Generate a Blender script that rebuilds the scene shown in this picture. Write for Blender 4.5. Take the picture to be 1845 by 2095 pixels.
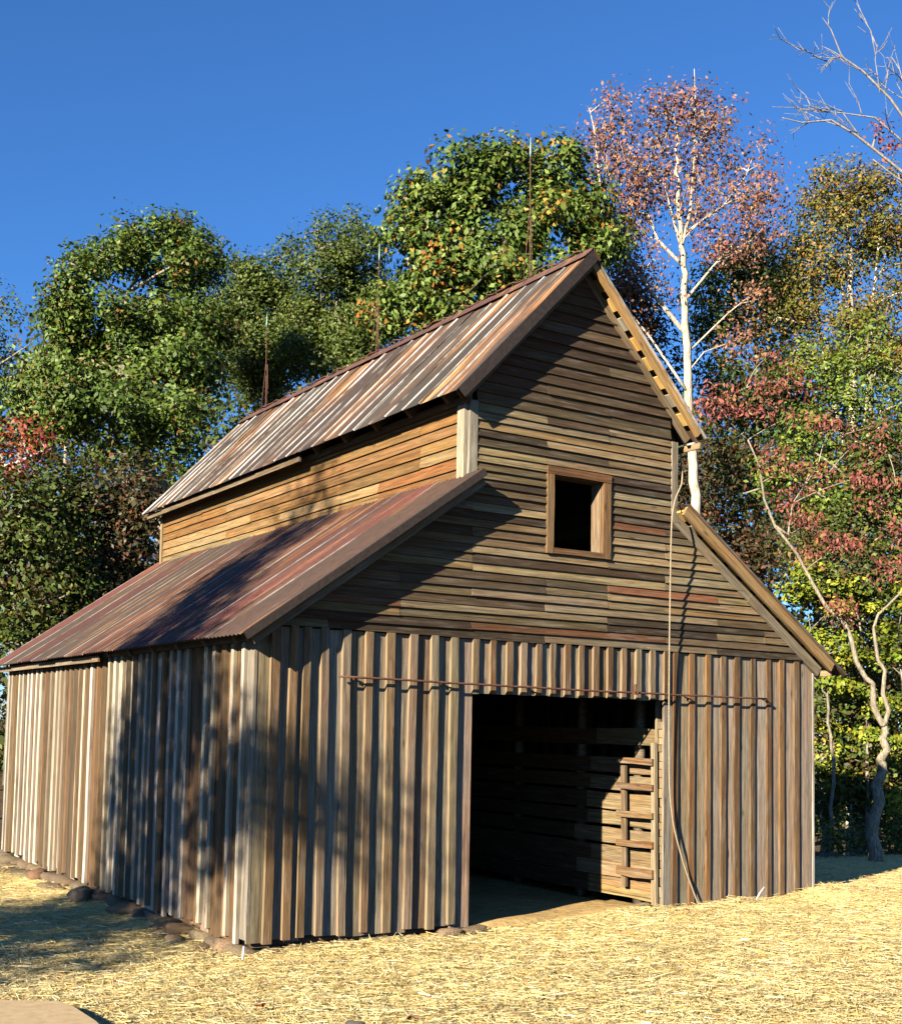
import bpy, math, random
import numpy as np
from mathutils import Matrix, Vector

# ------------------------------------------------------------------ scene, camera, light
for o in list(bpy.data.objects): bpy.data.objects.remove(o)
scn = bpy.context.scene
COL = scn.collection
random.seed(7)
rng = np.random.default_rng(11)

F, CX, CY, PW, PH = 2502.9, 870.1, 1307.9, 1845.0, 2095.0      # camera solved from the photograph
CAM = np.array([-3.9352, -8.6636, 1.65])
RX, RO, RZ = (math.radians(a) for a in (94.1247, 1.1585, -32.3669))
def _rot(rx, ro, rz):
    c, s = math.cos, math.sin
    Rx = np.array([[1, 0, 0], [0, c(rx), -s(rx)], [0, s(rx), c(rx)]])
    Rz = np.array([[c(rz), -s(rz), 0], [s(rz), c(rz), 0], [0, 0, 1]])
    L = np.array([[c(ro), -s(ro), 0], [s(ro), c(ro), 0], [0, 0, 1]])
    return Rz @ Rx @ L
RC = _rot(RX, RO, RZ)
cam_data = bpy.data.cameras.new('camera')
cam = bpy.data.objects.new('camera', cam_data); COL.objects.link(cam)
M4 = np.eye(4); M4[:3, :3] = RC; M4[:3, 3] = CAM
cam.matrix_world = Matrix(M4.tolist())
cam_data.sensor_fit = 'HORIZONTAL'; cam_data.sensor_width = 36.0
cam_data.lens = 36.0 * F / PW
cam_data.shift_x = (PW / 2 - CX) / PW
cam_data.shift_y = (CY - PH / 2) / PW
cam_data.clip_start = 0.1; cam_data.clip_end = 2000
scn.camera = cam

SUN = np.array([2.28, .93, -1.0]); SUN /= np.linalg.norm(SUN)   # direction the light travels
world = bpy.data.worlds.new('World'); scn.world = world; world.use_nodes = True
wn = world.node_tree; bg = wn.nodes['Background']
sky = wn.nodes.new('ShaderNodeTexSky'); sky.sky_type = 'NISHITA'; sky.sun_disc = False
sky.sun_elevation = math.asin(-SUN[2])
sky.sun_rotation = math.atan2(-SUN[0], -SUN[1])
sky.altitude = 300; sky.air_density = 1.0; sky.dust_density = 0.05; sky.ozone_density = 10.0
hs = wn.nodes.new('ShaderNodeHueSaturation'); hs.inputs['Saturation'].default_value = 1.02
wn.links.new(sky.outputs[0], hs.inputs['Color']); wn.links.new(hs.outputs[0], bg.inputs[0]); bg.inputs[1].default_value = 0.053
sd = bpy.data.lights.new('sun', 'SUN'); sd.energy = 5.0; sd.angle = math.radians(0.55); sd.color = (1.0, .92, .74)
sun = bpy.data.objects.new('sun', sd); COL.objects.link(sun)
sun.rotation_euler = Vector(SUN).to_track_quat('-Z', 'Y').to_euler(); sun.location = (-20, -10, 12)
scn.view_settings.view_transform = 'Standard'; scn.view_settings.look = 'None'
scn.view_settings.gamma = 1.0; scn.view_settings.use_curve_mapping = False
scn.view_settings.exposure = 1.9
scn.render.engine = 'CYCLES'
scn.cycles.max_bounces = 4; scn.cycles.diffuse_bounces = 1; scn.cycles.sample_clamp_indirect = 0.003; scn.cycles.glossy_bounces = 1; scn.cycles.transmission_bounces = 2

# points of the place from a photo pixel and a known plane or depth
def ray(x, y): return RC @ np.array([(x - CX) / F, -(y - CY) / F, -1.0])
def onY(x, y, Y=0.0): d = ray(x, y); return CAM + d * ((Y - CAM[1]) / d[1])
def onX(x, y, X=0.0): d = ray(x, y); return CAM + d * ((X - CAM[0]) / d[0])
def onZ(x, y, Z=0.0): d = ray(x, y); return CAM + d * ((Z - CAM[2]) / d[2])
def at(x, y, depth): return CAM + ray(x, y) * depth
FWD = np.array([math.sin(-RZ), math.cos(-RZ), 0]); RGT = np.array([FWD[1], -FWD[0], 0])

# ------------------------------------------------------------------ helpers
def new_obj(name, me, mat=None, parent=None, M=None, color=None):
    if mat is not None and len(me.materials) == 0: me.materials.append(mat)
    o = bpy.data.objects.new(name, me); COL.objects.link(o)
    if parent is not None: o.parent = parent
    if M is not None: o.matrix_basis = Matrix(np.asarray(M).tolist())
    if color is not None: o.color = (*color, 1.0)
    return o
def tag(o, label=None, cat=None, group=None, kind=None):
    if label: o['label'] = label
    if cat: o['category'] = cat
    if group: o['group'] = group
    if kind: o['kind'] = kind
    return o
def empty(name, loc=(0, 0, 0)):
    o = bpy.data.objects.new(name, None); COL.objects.link(o); o.location = loc; o.empty_display_size = .2; return o
def quick_mesh(name, v, quads, cols=None, smooth=False):
    v = np.asarray(v, np.float32).reshape(-1, 3); quads = np.asarray(quads, np.int32).reshape(-1, 4)
    me = bpy.data.meshes.new(name)
    me.vertices.add(len(v)); me.vertices.foreach_set('co', v.ravel())
    me.loops.add(quads.size); me.loops.foreach_set('vertex_index', quads.ravel())
    me.polygons.add(len(quads)); me.polygons.foreach_set('loop_start', np.arange(len(quads), dtype=np.int32) * 4)
    if smooth: me.polygons.foreach_set('use_smooth', np.ones(len(quads), bool))
    me.update(calc_edges=True)
    if cols is not None:
        a = me.color_attributes.new('tint', 'FLOAT_COLOR', 'POINT')
        c = np.ones((len(v), 4), np.float32); c[:, :3] = cols
        a.data.foreach_set('color', c.ravel())
    return me
def poly_mesh(name, v, f, smooth=False):
    me = bpy.data.meshes.new(name); me.from_pydata([tuple(map(float, p)) for p in v], [], [tuple(int(i) for i in q) for q in f]); me.update()
    if smooth:
        for p in me.polygons: p.use_smooth = True
    return me
BOXF = [(0, 3, 2, 1), (4, 5, 6, 7), (0, 1, 5, 4), (1, 2, 6, 5), (2, 3, 7, 6), (3, 0, 4, 7)]
def boxv(x0, x1, y0, y1, z0, z1):
    return [(x0, y0, z0), (x1, y0, z0), (x1, y1, z0), (x0, y1, z0), (x0, y0, z1), (x1, y0, z1), (x1, y1, z1), (x0, y1, z1)]
class Acc:
    def __init__(s): s.v = []; s.f = []; s.n = 0; s.c = []
    def add(s, v, f, c=None):
        v = np.asarray(v, float).reshape(-1, 3); s.v.append(v); s.f.append(np.asarray(f, int).reshape(-1, 4) + s.n); s.n += len(v)
        if c is not None: s.c.append(np.broadcast_to(np.asarray(c, float), (len(v), 3)))
    def box(s, *a): s.add(boxv(*a), BOXF)
    def mesh(s, name, smooth=False):
        return quick_mesh(name, np.vstack(s.v), np.vstack(s.f), np.vstack(s.c) if s.c else None, smooth)
def tube(pts, rad, k=6):
    pts = np.asarray(pts, float); n = len(pts); rad = np.broadcast_to(np.asarray(rad, float), (n,))
    t = np.gradient(pts, axis=0); t /= np.linalg.norm(t, axis=1)[:, None] + 1e-9
    ref = np.array([0, 0, 1.0]) if abs(t[:, 2]).mean() < .8 else np.array([1.0, 0, 0])
    a = np.cross(t, ref); a /= np.linalg.norm(a, axis=1)[:, None] + 1e-9; b = np.cross(t, a)
    th = np.arange(k) * 2 * math.pi / k
    v = pts[:, None, :] + rad[:, None, None] * (np.cos(th)[None, :, None] * a[:, None, :] + np.sin(th)[None, :, None] * b[:, None, :])
    i = np.arange(n - 1)[:, None] * k; j = np.arange(k)[None, :]; j2 = (j + 1) % k
    f = np.stack([i + j, i + j2, i + k + j2, i + k + j], -1).reshape(-1, 4)
    v = v.reshape(-1, 3)
    if k == 4 or k == 6:
        if k == 4: caps = [(3, 2, 1, 0), tuple((n - 1) * k + q for q in (0, 1, 2, 3))]
        else:
            e = (n - 1) * k; caps = [(3, 2, 1, 0), (5, 4, 3, 0), (e, e + 1, e + 2, e + 3), (e, e + 3, e + 4, e + 5)]
        f = np.vstack([f, np.array(caps)])
    return v, f
def frame(o, ax, ay, az):
    M = np.eye(4); M[:3, 0] = ax; M[:3, 1] = ay; M[:3, 2] = az; M[:3, 3] = o; return M
X, Y, Z = np.eye(3)
def unit(v): v = np.asarray(v, float); return v / np.linalg.norm(v)

# ------------------------------------------------------------------ materials
class NT:
    def __init__(s, name):
        s.m = bpy.data.materials.new(name); s.m.use_nodes = True; s.t = s.m.node_tree; s.b = s.t.nodes['Principled BSDF']; s.out = s.t.nodes['Material Output']
    def n(s, typ, **kw):
        nd = s.t.nodes.new(typ)
        for k, v in kw.items(): setattr(nd, k, v)
        return nd
    def l(s, a, b): s.t.links.new(a, b)
    def coords(s, kind='Object', rand=True):
        tc = s.n('ShaderNodeTexCoord')
        if not rand: return tc.outputs[kind]
        oi = s.n('ShaderNodeObjectInfo'); mu = s.n('ShaderNodeMath', operation='MULTIPLY'); s.l(oi.outputs['Random'], mu.inputs[0]); mu.inputs[1].default_value = 57.3
        ad = s.n('ShaderNodeVectorMath', operation='ADD'); s.l(tc.outputs[kind], ad.inputs[0]); s.l(mu.outputs[0], ad.inputs[1]); return ad.outputs[0]
    def scale(s, v, sc):
        m = s.n('ShaderNodeVectorMath', operation='MULTIPLY'); s.l(v, m.inputs[0]); m.inputs[1].default_value = sc; return m.outputs[0]
    def noise(s, v, sc, scale=1.0, detail=4, rough=.6, dist=0.0):
        nz = s.n('ShaderNodeTexNoise'); s.l(s.scale(v, sc) if sc else v, nz.inputs['Vector'])
        nz.inputs['Scale'].default_value = scale; nz.inputs['Detail'].default_value = detail; nz.inputs['Roughness'].default_value = rough; nz.inputs['Distortion'].default_value = dist
        return nz.outputs['Fac']
    def ramp(s, f, a, b, lo=0.0, hi=1.0):
        r = s.n('ShaderNodeMapRange'); s.l(f, r.inputs[0]); r.inputs[1].default_value = a; r.inputs[2].default_value = b; r.inputs[3].default_value = lo; r.inputs[4].default_value = hi; return r.outputs[0]
    def mix(s, fac, a, b, mode='MIX'):
        m = s.n('ShaderNodeMix', data_type='RGBA', blend_type=mode)
        for inp, val in ((m.inputs[0], fac), (m.inputs[6], a), (m.inputs[7], b)):
            if hasattr(val, 'links'): s.l(val, inp)
            elif isinstance(val, tuple): inp.default_value = (*val, 1)
            else: inp.default_value = val
        return m.outputs[2]
    def mul(s, a, b):
        m = s.n('ShaderNodeMath', operation='MULTIPLY')
        for i, v in enumerate((a, b)):
            if hasattr(v, 'links'): s.l(v, m.inputs[i])
            else: m.inputs[i].default_value = v
        return m.outputs[0]
    def bump(s, h, strength=.5, dist=.005):
        b = s.n('ShaderNodeBump'); s.l(h, b.inputs['Height']); b.inputs['Strength'].default_value = strength; b.inputs['Distance'].default_value = dist; s.l(b.outputs[0], s.b.inputs['Normal'])
    def done(s, col, rough=.8, spec=.3):
        if hasattr(col, 'links'): s.l(col, s.b.inputs['Base Color'])
        else: s.b.inputs['Base Color'].default_value = (*col, 1)
        if hasattr(rough, 'links'): s.l(rough, s.b.inputs['Roughness'])
        else: s.b.inputs['Roughness'].default_value = rough
        s.b.inputs['Specular IOR Level'].default_value = spec
        return s.m

def wood_mat(name, warm=.5, silver=.5):
    k = NT(name); v = k.coords(); oi = k.n('ShaderNodeObjectInfo'); base = oi.outputs['Color']
    fine = k.noise(v, (5, 120, 120), 1, 6, .7, .3)
    mid = k.noise(v, (1.6, 38, 38), 1, 6, .68, .8)
    blot = k.noise(v, (1.6, 9, 9), 1, 5, .65, .3)
    blot2 = k.noise(v, (2.0, 16, 16), 1.3, 5, .65)
    crack = k.noise(v, (.9, 85, 85), 1, 3, .5)
    c = k.mix(k.ramp(blot, .42, .68, 0, warm), base, (1.12, .84, .62), 'MULTIPLY')
    c = k.mix(k.ramp(blot2, .50, .74, 0, silver), c, (.25, .214, .178))
    g = k.ramp(mid, .32, .68, .5, 1.35); gc = k.n('ShaderNodeCombineColor'); [k.l(g, gc.inputs[i]) for i in range(3)]
    c = k.mix(1.0, c, gc.outputs[0], 'MULTIPLY')
    g2 = k.ramp(fine, .32, .66, .6, 1.25); gc2 = k.n('ShaderNodeCombineColor'); [k.l(g2, gc2.inputs[i]) for i in range(3)]
    c = k.mix(1.0, c, gc2.outputs[0], 'MULTIPLY')
    c = k.mix(k.ramp(crack, .63, .70, 0, .8), c, (.014, .010, .007))
    vo = k.n('ShaderNodeTexVoronoi'); k.l(k.scale(v, (2.3, 8, 8)), vo.inputs['Vector']); vo.inputs['Scale'].default_value = 1.0
    c = k.mix(k.ramp(vo.outputs['Distance'], .04, .13, .75, 0), c, (.035, .02, .012))
    k.bump(fine, .55, .006)
    return k.done(c, .85, .15)
WOOD = wood_mat('weathered_board', .6, .42)
WOOD_CLAP = wood_mat('weathered_clapboard', .6, .22)
WOOD_TAN = wood_mat('tan_clapboard', .7, .0)
WOOD_SILVER = wood_mat('silvered_board', .35, .15)

def sawn_mat():
    k = NT('sawn_edge'); v = k.coords(); a = k.noise(v, (3, 90, 90), 1, 5, .65); b = k.noise(v, (2.2, 6, 6), 1, 3)
    oi = k.n('ShaderNodeObjectInfo'); c = k.mix(k.ramp(a, .3, .7), (.15, .10, .055), (.25, .185, .115)); c = k.mix(.35, c, oi.outputs['Color']); c = k.mix(k.ramp(b, .5, .72, 0, .7), c, (.09, .06, .035)); return k.done(c, .85, .15)
SAWN = sawn_mat()
def metal_mat(name, rust, pale, white=.5):
    k = NT(name); v = k.coords(); oi = k.n('ShaderNodeObjectInfo')
    at_ = k.n('ShaderNodeAttribute', attribute_name='tint'); ridge = at_.outputs['Fac']
    tone = k.noise(v, (.5, 5, 1), 1, 5, .62)
    c = k.mix(k.ramp(tone, .3, .7), oi.outputs['Color'], (.040, .029, .022))
    blot = k.noise(v, (.35, 3.2, 1), 1, 4, .6, .3); st = k.noise(v, (.55, 15, 1), 1, 5, .7, .2)
    rm = k.mul(k.ramp(blot, .50, .62), k.ramp(st, .42, .56))
    c = k.mix(k.mul(rm, rust), c, (.22, .088, .026))
    rm2 = k.mul(k.ramp(blot, .54, .66), k.ramp(st, .52, .62))
    c = k.mix(k.mul(rm2, rust), c, (.36, .24, .125))
    ps = k.noise(v, (.8, 42, 1), 1, 4, .6)
    c = k.mix(k.mul(k.ramp(ps, .66, .73), pale), c, (.24, .225, .215))
    rn = k.noise(v, (1.1, 5, 1), 1, 5, .7)
    c = k.mix(k.mul(k.ramp(rn, .40, .56), k.mul(ridge, white)), c, (.44, .42, .395))
    sp = k.noise(v, (14, 40, 1), 1, 4, .7)
    g = k.ramp(sp, .3, .7, .75, 1.2); gc = k.n('ShaderNodeCombineColor'); [k.l(g, gc.inputs[i]) for i in range(3)]
    c = k.mix(1.0, c, gc.outputs[0], 'MULTIPLY')
    k.bump(sp, .25, .004)
    return k.done(c, .7, .2)
METAL_UP = metal_mat('rusty_crimped_metal', 1.0, .12, .8)
METAL_LOW = metal_mat('rusty_corrugated_metal', .45, .3, .5)
def flat_mat(name, col, amp=.3, sc=20, rough=.8, spec=.2, bump=.3, bd=.01):
    k = NT(name); v = k.coords(); nz = k.noise(v, None, sc, 5, .65)
    g = k.ramp(nz, .3, .7, 1 - amp, 1 + amp); gc = k.n('ShaderNodeCombineColor'); [k.l(g, gc.inputs[i]) for i in range(3)]
    c = k.mix(1.0, col, gc.outputs[0], 'MULTIPLY'); k.bump(nz, bump, bd); return k.done(c, rough, spec)
RUST = flat_mat('rusty_iron', (.085, .036, .022), .5, 60, .75, .3)
VERDIGRIS = flat_mat('verdigris_copper', (.22, .32, .30), .3, 60, .6, .4)
FLASH = flat_mat('brown_flashing', (.024, .016, .012), .35, 25, .6, .3)
ROPE = flat_mat('hemp_rope', (.24, .19, .13), .4, 90, .9, .1)
STONE = None
def stone_mat():
    k = NT('field_stone'); v = k.coords(); a = k.noise(v, None, 5, 5, .6); b = k.noise(v, None, 28, 6, .7)
    oi = k.n('ShaderNodeObjectInfo'); c = k.mix(k.ramp(a, .35, .65), oi.outputs['Color'], (.13, .095, .06))
    g = k.ramp(b, .3, .7, .6, 1.25); gc = k.n('ShaderNodeCombineColor'); [k.l(g, gc.inputs[i]) for i in range(3)]
    c = k.mix(1.0, c, gc.outputs[0], 'MULTIPLY'); k.bump(b, .8, .02); return k.done(c, .9, .15)
STONE = stone_mat()
DIRT = flat_mat('packed_dirt', (.34, .225, .095), .3, 9, .95, .05, .8, .03)
SLAB = flat_mat('tan_slab', (.34, .245, .14), .18, 14, .85, .15, .3, .005)
def bark_mat(name, light, dark, sc=1.0):
    k = NT(name); v = k.coords('Object', False)
    a = k.noise(v, (22 * sc, 22 * sc, 5 * sc), 1, 5, .65, .5); b = k.noise(v, None, 1.6, 3)
    c = k.mix(k.ramp(a, .38, .62), dark, light); c = k.mix(k.ramp(b, .45, .7, 0, .55), c, dark); k.bump(a, .7, .02); return k.done(c, .9, .1)
BARK_PALE = bark_mat('pale_bark', (.50, .44, .36), (.22, .18, .13))
BARK_MOTTLED = bark_mat('mottled_bark', (.34, .29, .22), (.13, .10, .07), 2.2)
BARK_ASH = bark_mat('ash_grey_bark', (.26, .23, .20), (.13, .11, .09))
BARK_GREY = bark_mat('grey_bark', (.30, .26, .20), (.10, .08, .06))
BARK_DARK = bark_mat('dark_bark', (.13, .10, .075), (.05, .04, .03))
def leaf_mat(name, trans=.25, rough=.45, spec=.35):
    k = NT(name); a = k.n('ShaderNodeAttribute', attribute_name='tint')
    k.done(a.outputs['Color'], rough, spec)
    tr = k.n('ShaderNodeBsdfTranslucent'); tc = k.mix(1.0, a.outputs['Color'], (1.35, 1.25, .7), 'MULTIPLY'); k.l(tc, tr.inputs['Color'])
    mx = k.n('ShaderNodeMixShader'); mx.inputs[0].default_value = trans; k.l(k.b.outputs[0], mx.inputs[1]); k.l(tr.outputs[0], mx.inputs[2]); k.l(mx.outputs[0], k.out.inputs['Surface'])
    return k.m
LEAF = leaf_mat('broad_leaf', .22, .5, .22)
LEAF_MATT = leaf_mat('autumn_leaf', .30, .6, .25)
STRAW = leaf_mat('straw_blade', .25, .5, .4)

# ------------------------------------------------------------------ ground
def gh(x, y):
    """height of the straw-covered yard"""
    x = np.asarray(x, float); y = np.asarray(y, float)
    s = np.clip(x / 5.5, 0, 1); z = -.085 + .095 * s * s * (3 - 2 * s)
    z = z - .055 * np.clip((.5 - x) / 1.0, 0, 1)
    bump = .018 * np.sin(2.1 * x + 1.3 * np.sin(1.7 * y)) * np.cos(1.9 * y + .8) + .010 * np.sin(5.3 * x + 2.0 * y) * np.sin(4.1 * y - 1.7 * x + 2)
    far = np.clip((np.hypot(x - 2, y) - 16) / 40, 0, 1)
    z = z + bump * (1 - far)
    z = z + .10 * np.exp(-(((x - 6.5) / .45) ** 2 + ((y + .12) / .22) ** 2)) + .05 * np.exp(-(((x - 5.1) / .25) ** 2 + ((y + .12) / .2) ** 2))
    inside = (x > .1) & (x < 6.3) & (y > .12) & (y < 7.3)
    z = np.where(inside, -.16, z)
    sm = lambda t: np.clip(t, 0, 1) ** 2 * (3 - 2 * np.clip(t, 0, 1))
    z = z - 1.1 * sm((y - 1.4) / 8) * sm((x - 6.6) / 2.0)                 # the ground falls away into the wood at the right
    rise = np.clip((y - 14) / 60, 0, 1); z = z + 2.5 * rise * rise
    return z
def ground_axis(lo, hi, step, ext):
    a = list(np.arange(lo, hi + 1e-6, step)); d = step
    while a[-1] < ext: d *= 1.35; a.append(a[-1] + d)
    d = step
    while a[0] > -ext: d *= 1.35; a.insert(0, a[0] - d)
    return np.array(a)
gx = ground_axis(-6, 14, .16, 600); gy = ground_axis(-7, 9, .16, 600)
GX, GY = np.meshgrid(gx, gy, indexing='ij')
gv = np.stack([GX, GY, gh(GX, GY)], -1).reshape(-1, 3); ny = len(gy)
ii = (np.arange(len(gx) - 1)[:, None] * ny + np.arange(ny - 1)[None, :]).ravel()
gf = np.stack([ii, ii + ny, ii + ny + 1, ii + 1], -1)
def ground_mat():
    k = NT('straw_covered_ground'); tc = k.n('ShaderNodeTexCoord'); v = tc.outputs['Object']
    a = k.noise(v, (30, 30, 30), 1, 5, .7, 1.5); b = k.noise(v, (1.2, 1.2, 1.2), 1, 4, .6)
    s = k.mix(k.ramp(a, .35, .65), (.60, .40, .14), (.90, .68, .30)); s = k.mix(k.ramp(b, .35, .7, 0, .5), s, (.72, .48, .17))
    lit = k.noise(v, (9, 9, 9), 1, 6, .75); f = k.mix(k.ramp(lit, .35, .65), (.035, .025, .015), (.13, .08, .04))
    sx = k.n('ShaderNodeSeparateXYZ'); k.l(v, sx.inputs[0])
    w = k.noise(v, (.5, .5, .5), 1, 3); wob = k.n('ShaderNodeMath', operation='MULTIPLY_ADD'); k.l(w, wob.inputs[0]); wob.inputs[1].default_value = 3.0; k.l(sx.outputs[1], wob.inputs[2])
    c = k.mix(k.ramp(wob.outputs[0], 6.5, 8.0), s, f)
    k.bump(a, .8, .03); return k.done(c, .9, .1)
ground = new_obj('ground', quick_mesh('ground', gv, gf, smooth=True), ground_mat()); tag(ground, kind='structure')

# straw blades (one uncountable cover)
def straw_cover(n):
    px = rng.uniform(-260, 2150, n * 3); py = 1700 + (2300 - 1700) * rng.random(n * 3) ** .9
    P = np.array([0.0, 0, 0]); d = (RC @ np.stack([(px - CX) / F, -(py - CY) / F, -np.ones_like(px)], 0)).T
    t = (-.04 - CAM[2]) / d[:, 2]; Q = CAM + d * t[:, None]
    ok = (t > 0) & ~((Q[:, 0] > -.02) & (Q[:, 0] < 6.42) & (Q[:, 1] > -.03) & (Q[:, 1] < 7.5)) & (Q[:, 1] < 7.5) & (t < 26)
    Q = Q[ok][:n]; m = len(Q); x, y = Q[:, 0], Q[:, 1]
    z = gh(x, y) + rng.random(m) ** 3 * .035 - .002
    L = rng.uniform(.03, .13, m) * (1 + .6 * (rng.random(m) < .15)); W = rng.uniform(.0014, .0034, m)
    az = rng.normal(.35, 1.0, m); az = np.where(rng.random(m) < .3, rng.uniform(0, 6.28, m), az); ti = rng.normal(.02, .10, m)
    dr = np.stack([np.cos(az) * np.cos(ti), np.sin(az) * np.cos(ti), np.sin(ti)], 1)
    sd_ = np.stack([-np.sin(az), np.cos(az), rng.normal(0, .5, m)], 1); sd_ /= np.linalg.norm(sd_, axis=1)[:, None]
    c0 = np.stack([x, y, z], 1); up = np.array([0, 0, 1.0])
    a = c0 - dr * L[:, None] / 2; c = c0 + dr * L[:, None] / 2; w = sd_ * W[:, None]
    V = np.stack([a - w, a + w, c + w * .7, c - w * .7], 1).reshape(-1, 3); Fq = np.arange(m * 4).reshape(-1, 4)
    pal = np.array([(.93, .69, .29), (.95, .79, .42), (.80, .53, .18), (.94, .74, .34), (.44, .25, .08), (.95, .86, .60)])
    ch = rng.choice(6, m, p=[.30, .22, .18, .17, .08, .05]); patch = .5 + .25 * np.sin(1.7 * x + 2.3 * y) * np.sin(2.9 * x - 1.3 * y) + .25 * np.sin(7.1 * x + 3.3 * y + 2 * np.sin(2 * y)) * np.sin(5.9 * y - 4.3 * x)
    cc = pal[ch] * rng.uniform(.8, 1.12, m)[:, None] * (.74 + .30 * patch)[:, None]
    return quick_mesh('straw', V, Fq, np.repeat(np.clip(cc, 0, .92), 4, 0))
straw = new_obj('straw', straw_cover(430000), STRAW); tag(straw, 'loose golden straw spread over the yard around the barn', 'straw', kind='stuff')

# ------------------------------------------------------------------ barn
W_, D_ = 6.38, 7.45
barn = empty('barn'); tag(barn, 'weathered board barn with rusty tin roofs and an open doorway', 'barn')

def jit(c, a=.16):
    f = 1 + random.uniform(-a, a); return tuple(max(.004, x * f * (1 + random.uniform(-.05, .05))) for x in c)
def pick(p): c = jit(random.choice(p)); return (c[0] * 1.03, c[1] * .905, c[2] * .75)
def board(name, parent, o, ax, ay, az, L, W, T, color, mat=None, seg=4, wob=.004, edge=True):
    """plank: x along its length, y across, z outwards (outer face at z=T)"""
    v = []; f = []
    ph = random.random() * 6; bow = random.uniform(-1, 1) * wob
    for i in range(seg + 1):
        t = i / seg; b = bow * math.sin(math.pi * t)
        e0 = random.uniform(-1, 1) * wob * .6 + b; e1 = random.uniform(-1, 1) * wob * .6 + b
        zt = random.uniform(-1, 1) * wob * .4
        for (y, z) in ((e0, 0), (W + e1, 0), (W + e1, T + zt), (e0, T + zt)): v.append((L * t, y, z))
    for i in range(seg):
        a = 4 * i
        for j in range(4): f.append((a + j, a + (j + 1) % 4, a + 4 + (j + 1) % 4, a + 4 + j))
    f.append((3, 2, 1, 0)); a = 4 * seg; f.append((a, a + 1, a + 2, a + 3))
    me = poly_mesh(name, v, f)
    if name == 'batten' and edge:                                    # both narrow sides are paler sawn wood
        me.materials.append(mat or WOOD); me.materials.append(SAWN)
        for i, p in enumerate(me.polygons):
            if i < 4 * seg and i % 4 in (1, 3): p.material_index = 1
    if name in ('vertical_board', 'batten'):                # old nails let them lean a little
        q = random.gauss(0, .0022); ax, ay = np.asarray(ax) * math.cos(q) + np.asarray(ay) * math.sin(q), np.asarray(ay) * math.cos(q) - np.asarray(ax) * math.sin(q)
    return new_obj(name, me, mat or WOOD, parent, frame(o, ax, ay, az), color)
def vboard(name, parent, x, w, z0, z1, y, t, color, mat=None, wob=.004, edge=True):   # on the front wall, outer face at y
    return board(name, parent, (x + w, y + t, z0), Z, -X, -Y, z1 - z0, w, t, color, mat, 5, wob, edge)
def sboard(name, parent, y, w, z0, z1, x, t, color, mat=None, wob=.004):   # on the left wall, outer face at x
    return board(name, parent, (x + t, y, z0), Z, Y, -X, z1 - z0, w, t, color, mat, 5, wob)

P_BOARD = [(.205, .178, .15), (.165, .134, .102), (.235, .212, .19), (.12, .088, .062), (.205, .186, .165), (.215, .188, .158)]
P_BATT = [(.105, .068, .038), (.135, .100, .066), (.165, .140, .106), (.085, .053, .030), (.120, .080, .046)]
P_CLAP = [(.095, .076, .050), (.140, .115, .078), (.060, .047, .034), (.185, .158, .115), (.175, .132, .070), (.042, .033, .025), (.105, .082, .050), (.20, .165, .105)]
P_GABLE = [(.046, .034, .024), (.060, .046, .032), (.078, .062, .042), (.038, .028, .020)]
P_TAN = [(.150, .095, .043), (.175, .118, .058), (.120, .076, .036), (.180, .135, .078), (.140, .080, .034)]
P_LEFT = [(.30, .285, .275), (.25, .225, .20), (.075, .048, .030), (.105, .068, .040), (.050, .036, .028), (.17, .14, .12), (.36, .345, .34), (.125, .074, .040)]

# --- front wall: frame, vertical boards and battens, clapboards
D0, D1, HD, H1 = 2.045, 4.272, 1.954, 2.43
a = Acc()
for x in (.06, .8, 1.4, D0 - .10, D1 + .12, 5.1, 5.8, 6.24): a.box(x, x + .08, .034, .12, 0, 2.40)
a.box(.06, D0 - .02, .034, .12, -.06, -.002); a.box(D1 + .02, 6.30, .034, .12, -.06, -.002)
a.box(.03, 6.33, .036, .15, 2.30, 2.44); a.box(D0 - .02, D1 + .12, .034, .13, HD + .03, HD + .13)
for x in (2.0, 2.7, 3.56, 4.28): a.box(x, x + .07, .036, .12, 2.45, 4.30)
front = new_obj('front_wall', a.mesh('front_wall'), WOOD, barn, color=(.07, .05, .035))
bx = [-.005, .123, .287, .41, .569, .771, .978, 1.18, 1.382, 1.602, 1.813, D0]      # boards between these lines
def lowz(x): return random.uniform(-.035, .012)
for i in range(len(bx) - 1):
    x0, x1 = bx[i] + .034, bx[i + 1] + .032
    if i == 0: x0 = .0
    if i == len(bx) - 2: x1 = D0
    vboard('vertical_board', front, x0 + .0015, x1 - x0 - .003, lowz(x0), 2.415, 0, .024, pick(P_BOARD), wob=.003)
    if 0 < i: vboard('batten', front, bx[i], random.uniform(.060, .076), lowz(x0), 2.425 + random.uniform(-.01, .005), -.037, .036, pick(P_BATT), wob=.006)
ab = [2.029, 2.214, 2.387, 2.542, 2.712, 2.873, 3.037, 3.202, 3.369, 3.539, 3.712, 3.888, 4.067, 4.248]
for i, x in enumerate(ab):
    x1 = ab[i + 1] if i + 1 < len(ab) else 4.375
    xs = D0 + .002 if i == 0 else x + .03
    vboard('vertical_board', front, xs, x1 + .028 - xs, HD + random.uniform(-.012, .01), 2.415, 0, .024, pick(P_BOARD), wob=.002)
    vboard('batten', front, x, random.uniform(.055, .066), HD + random.uniform(-.012, .008), 2.425, -.032, .031, pick(P_BATT), wob=.003)
rb = [4.375, 4.587, 4.816, 5.01, 5.207, 5.436, 5.669, 5.856, 6.075, 6.345]
vboard('vertical_board', front, D1, .128, -.02, HD - .014, 0, .026, (.165, .145, .115))
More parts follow.
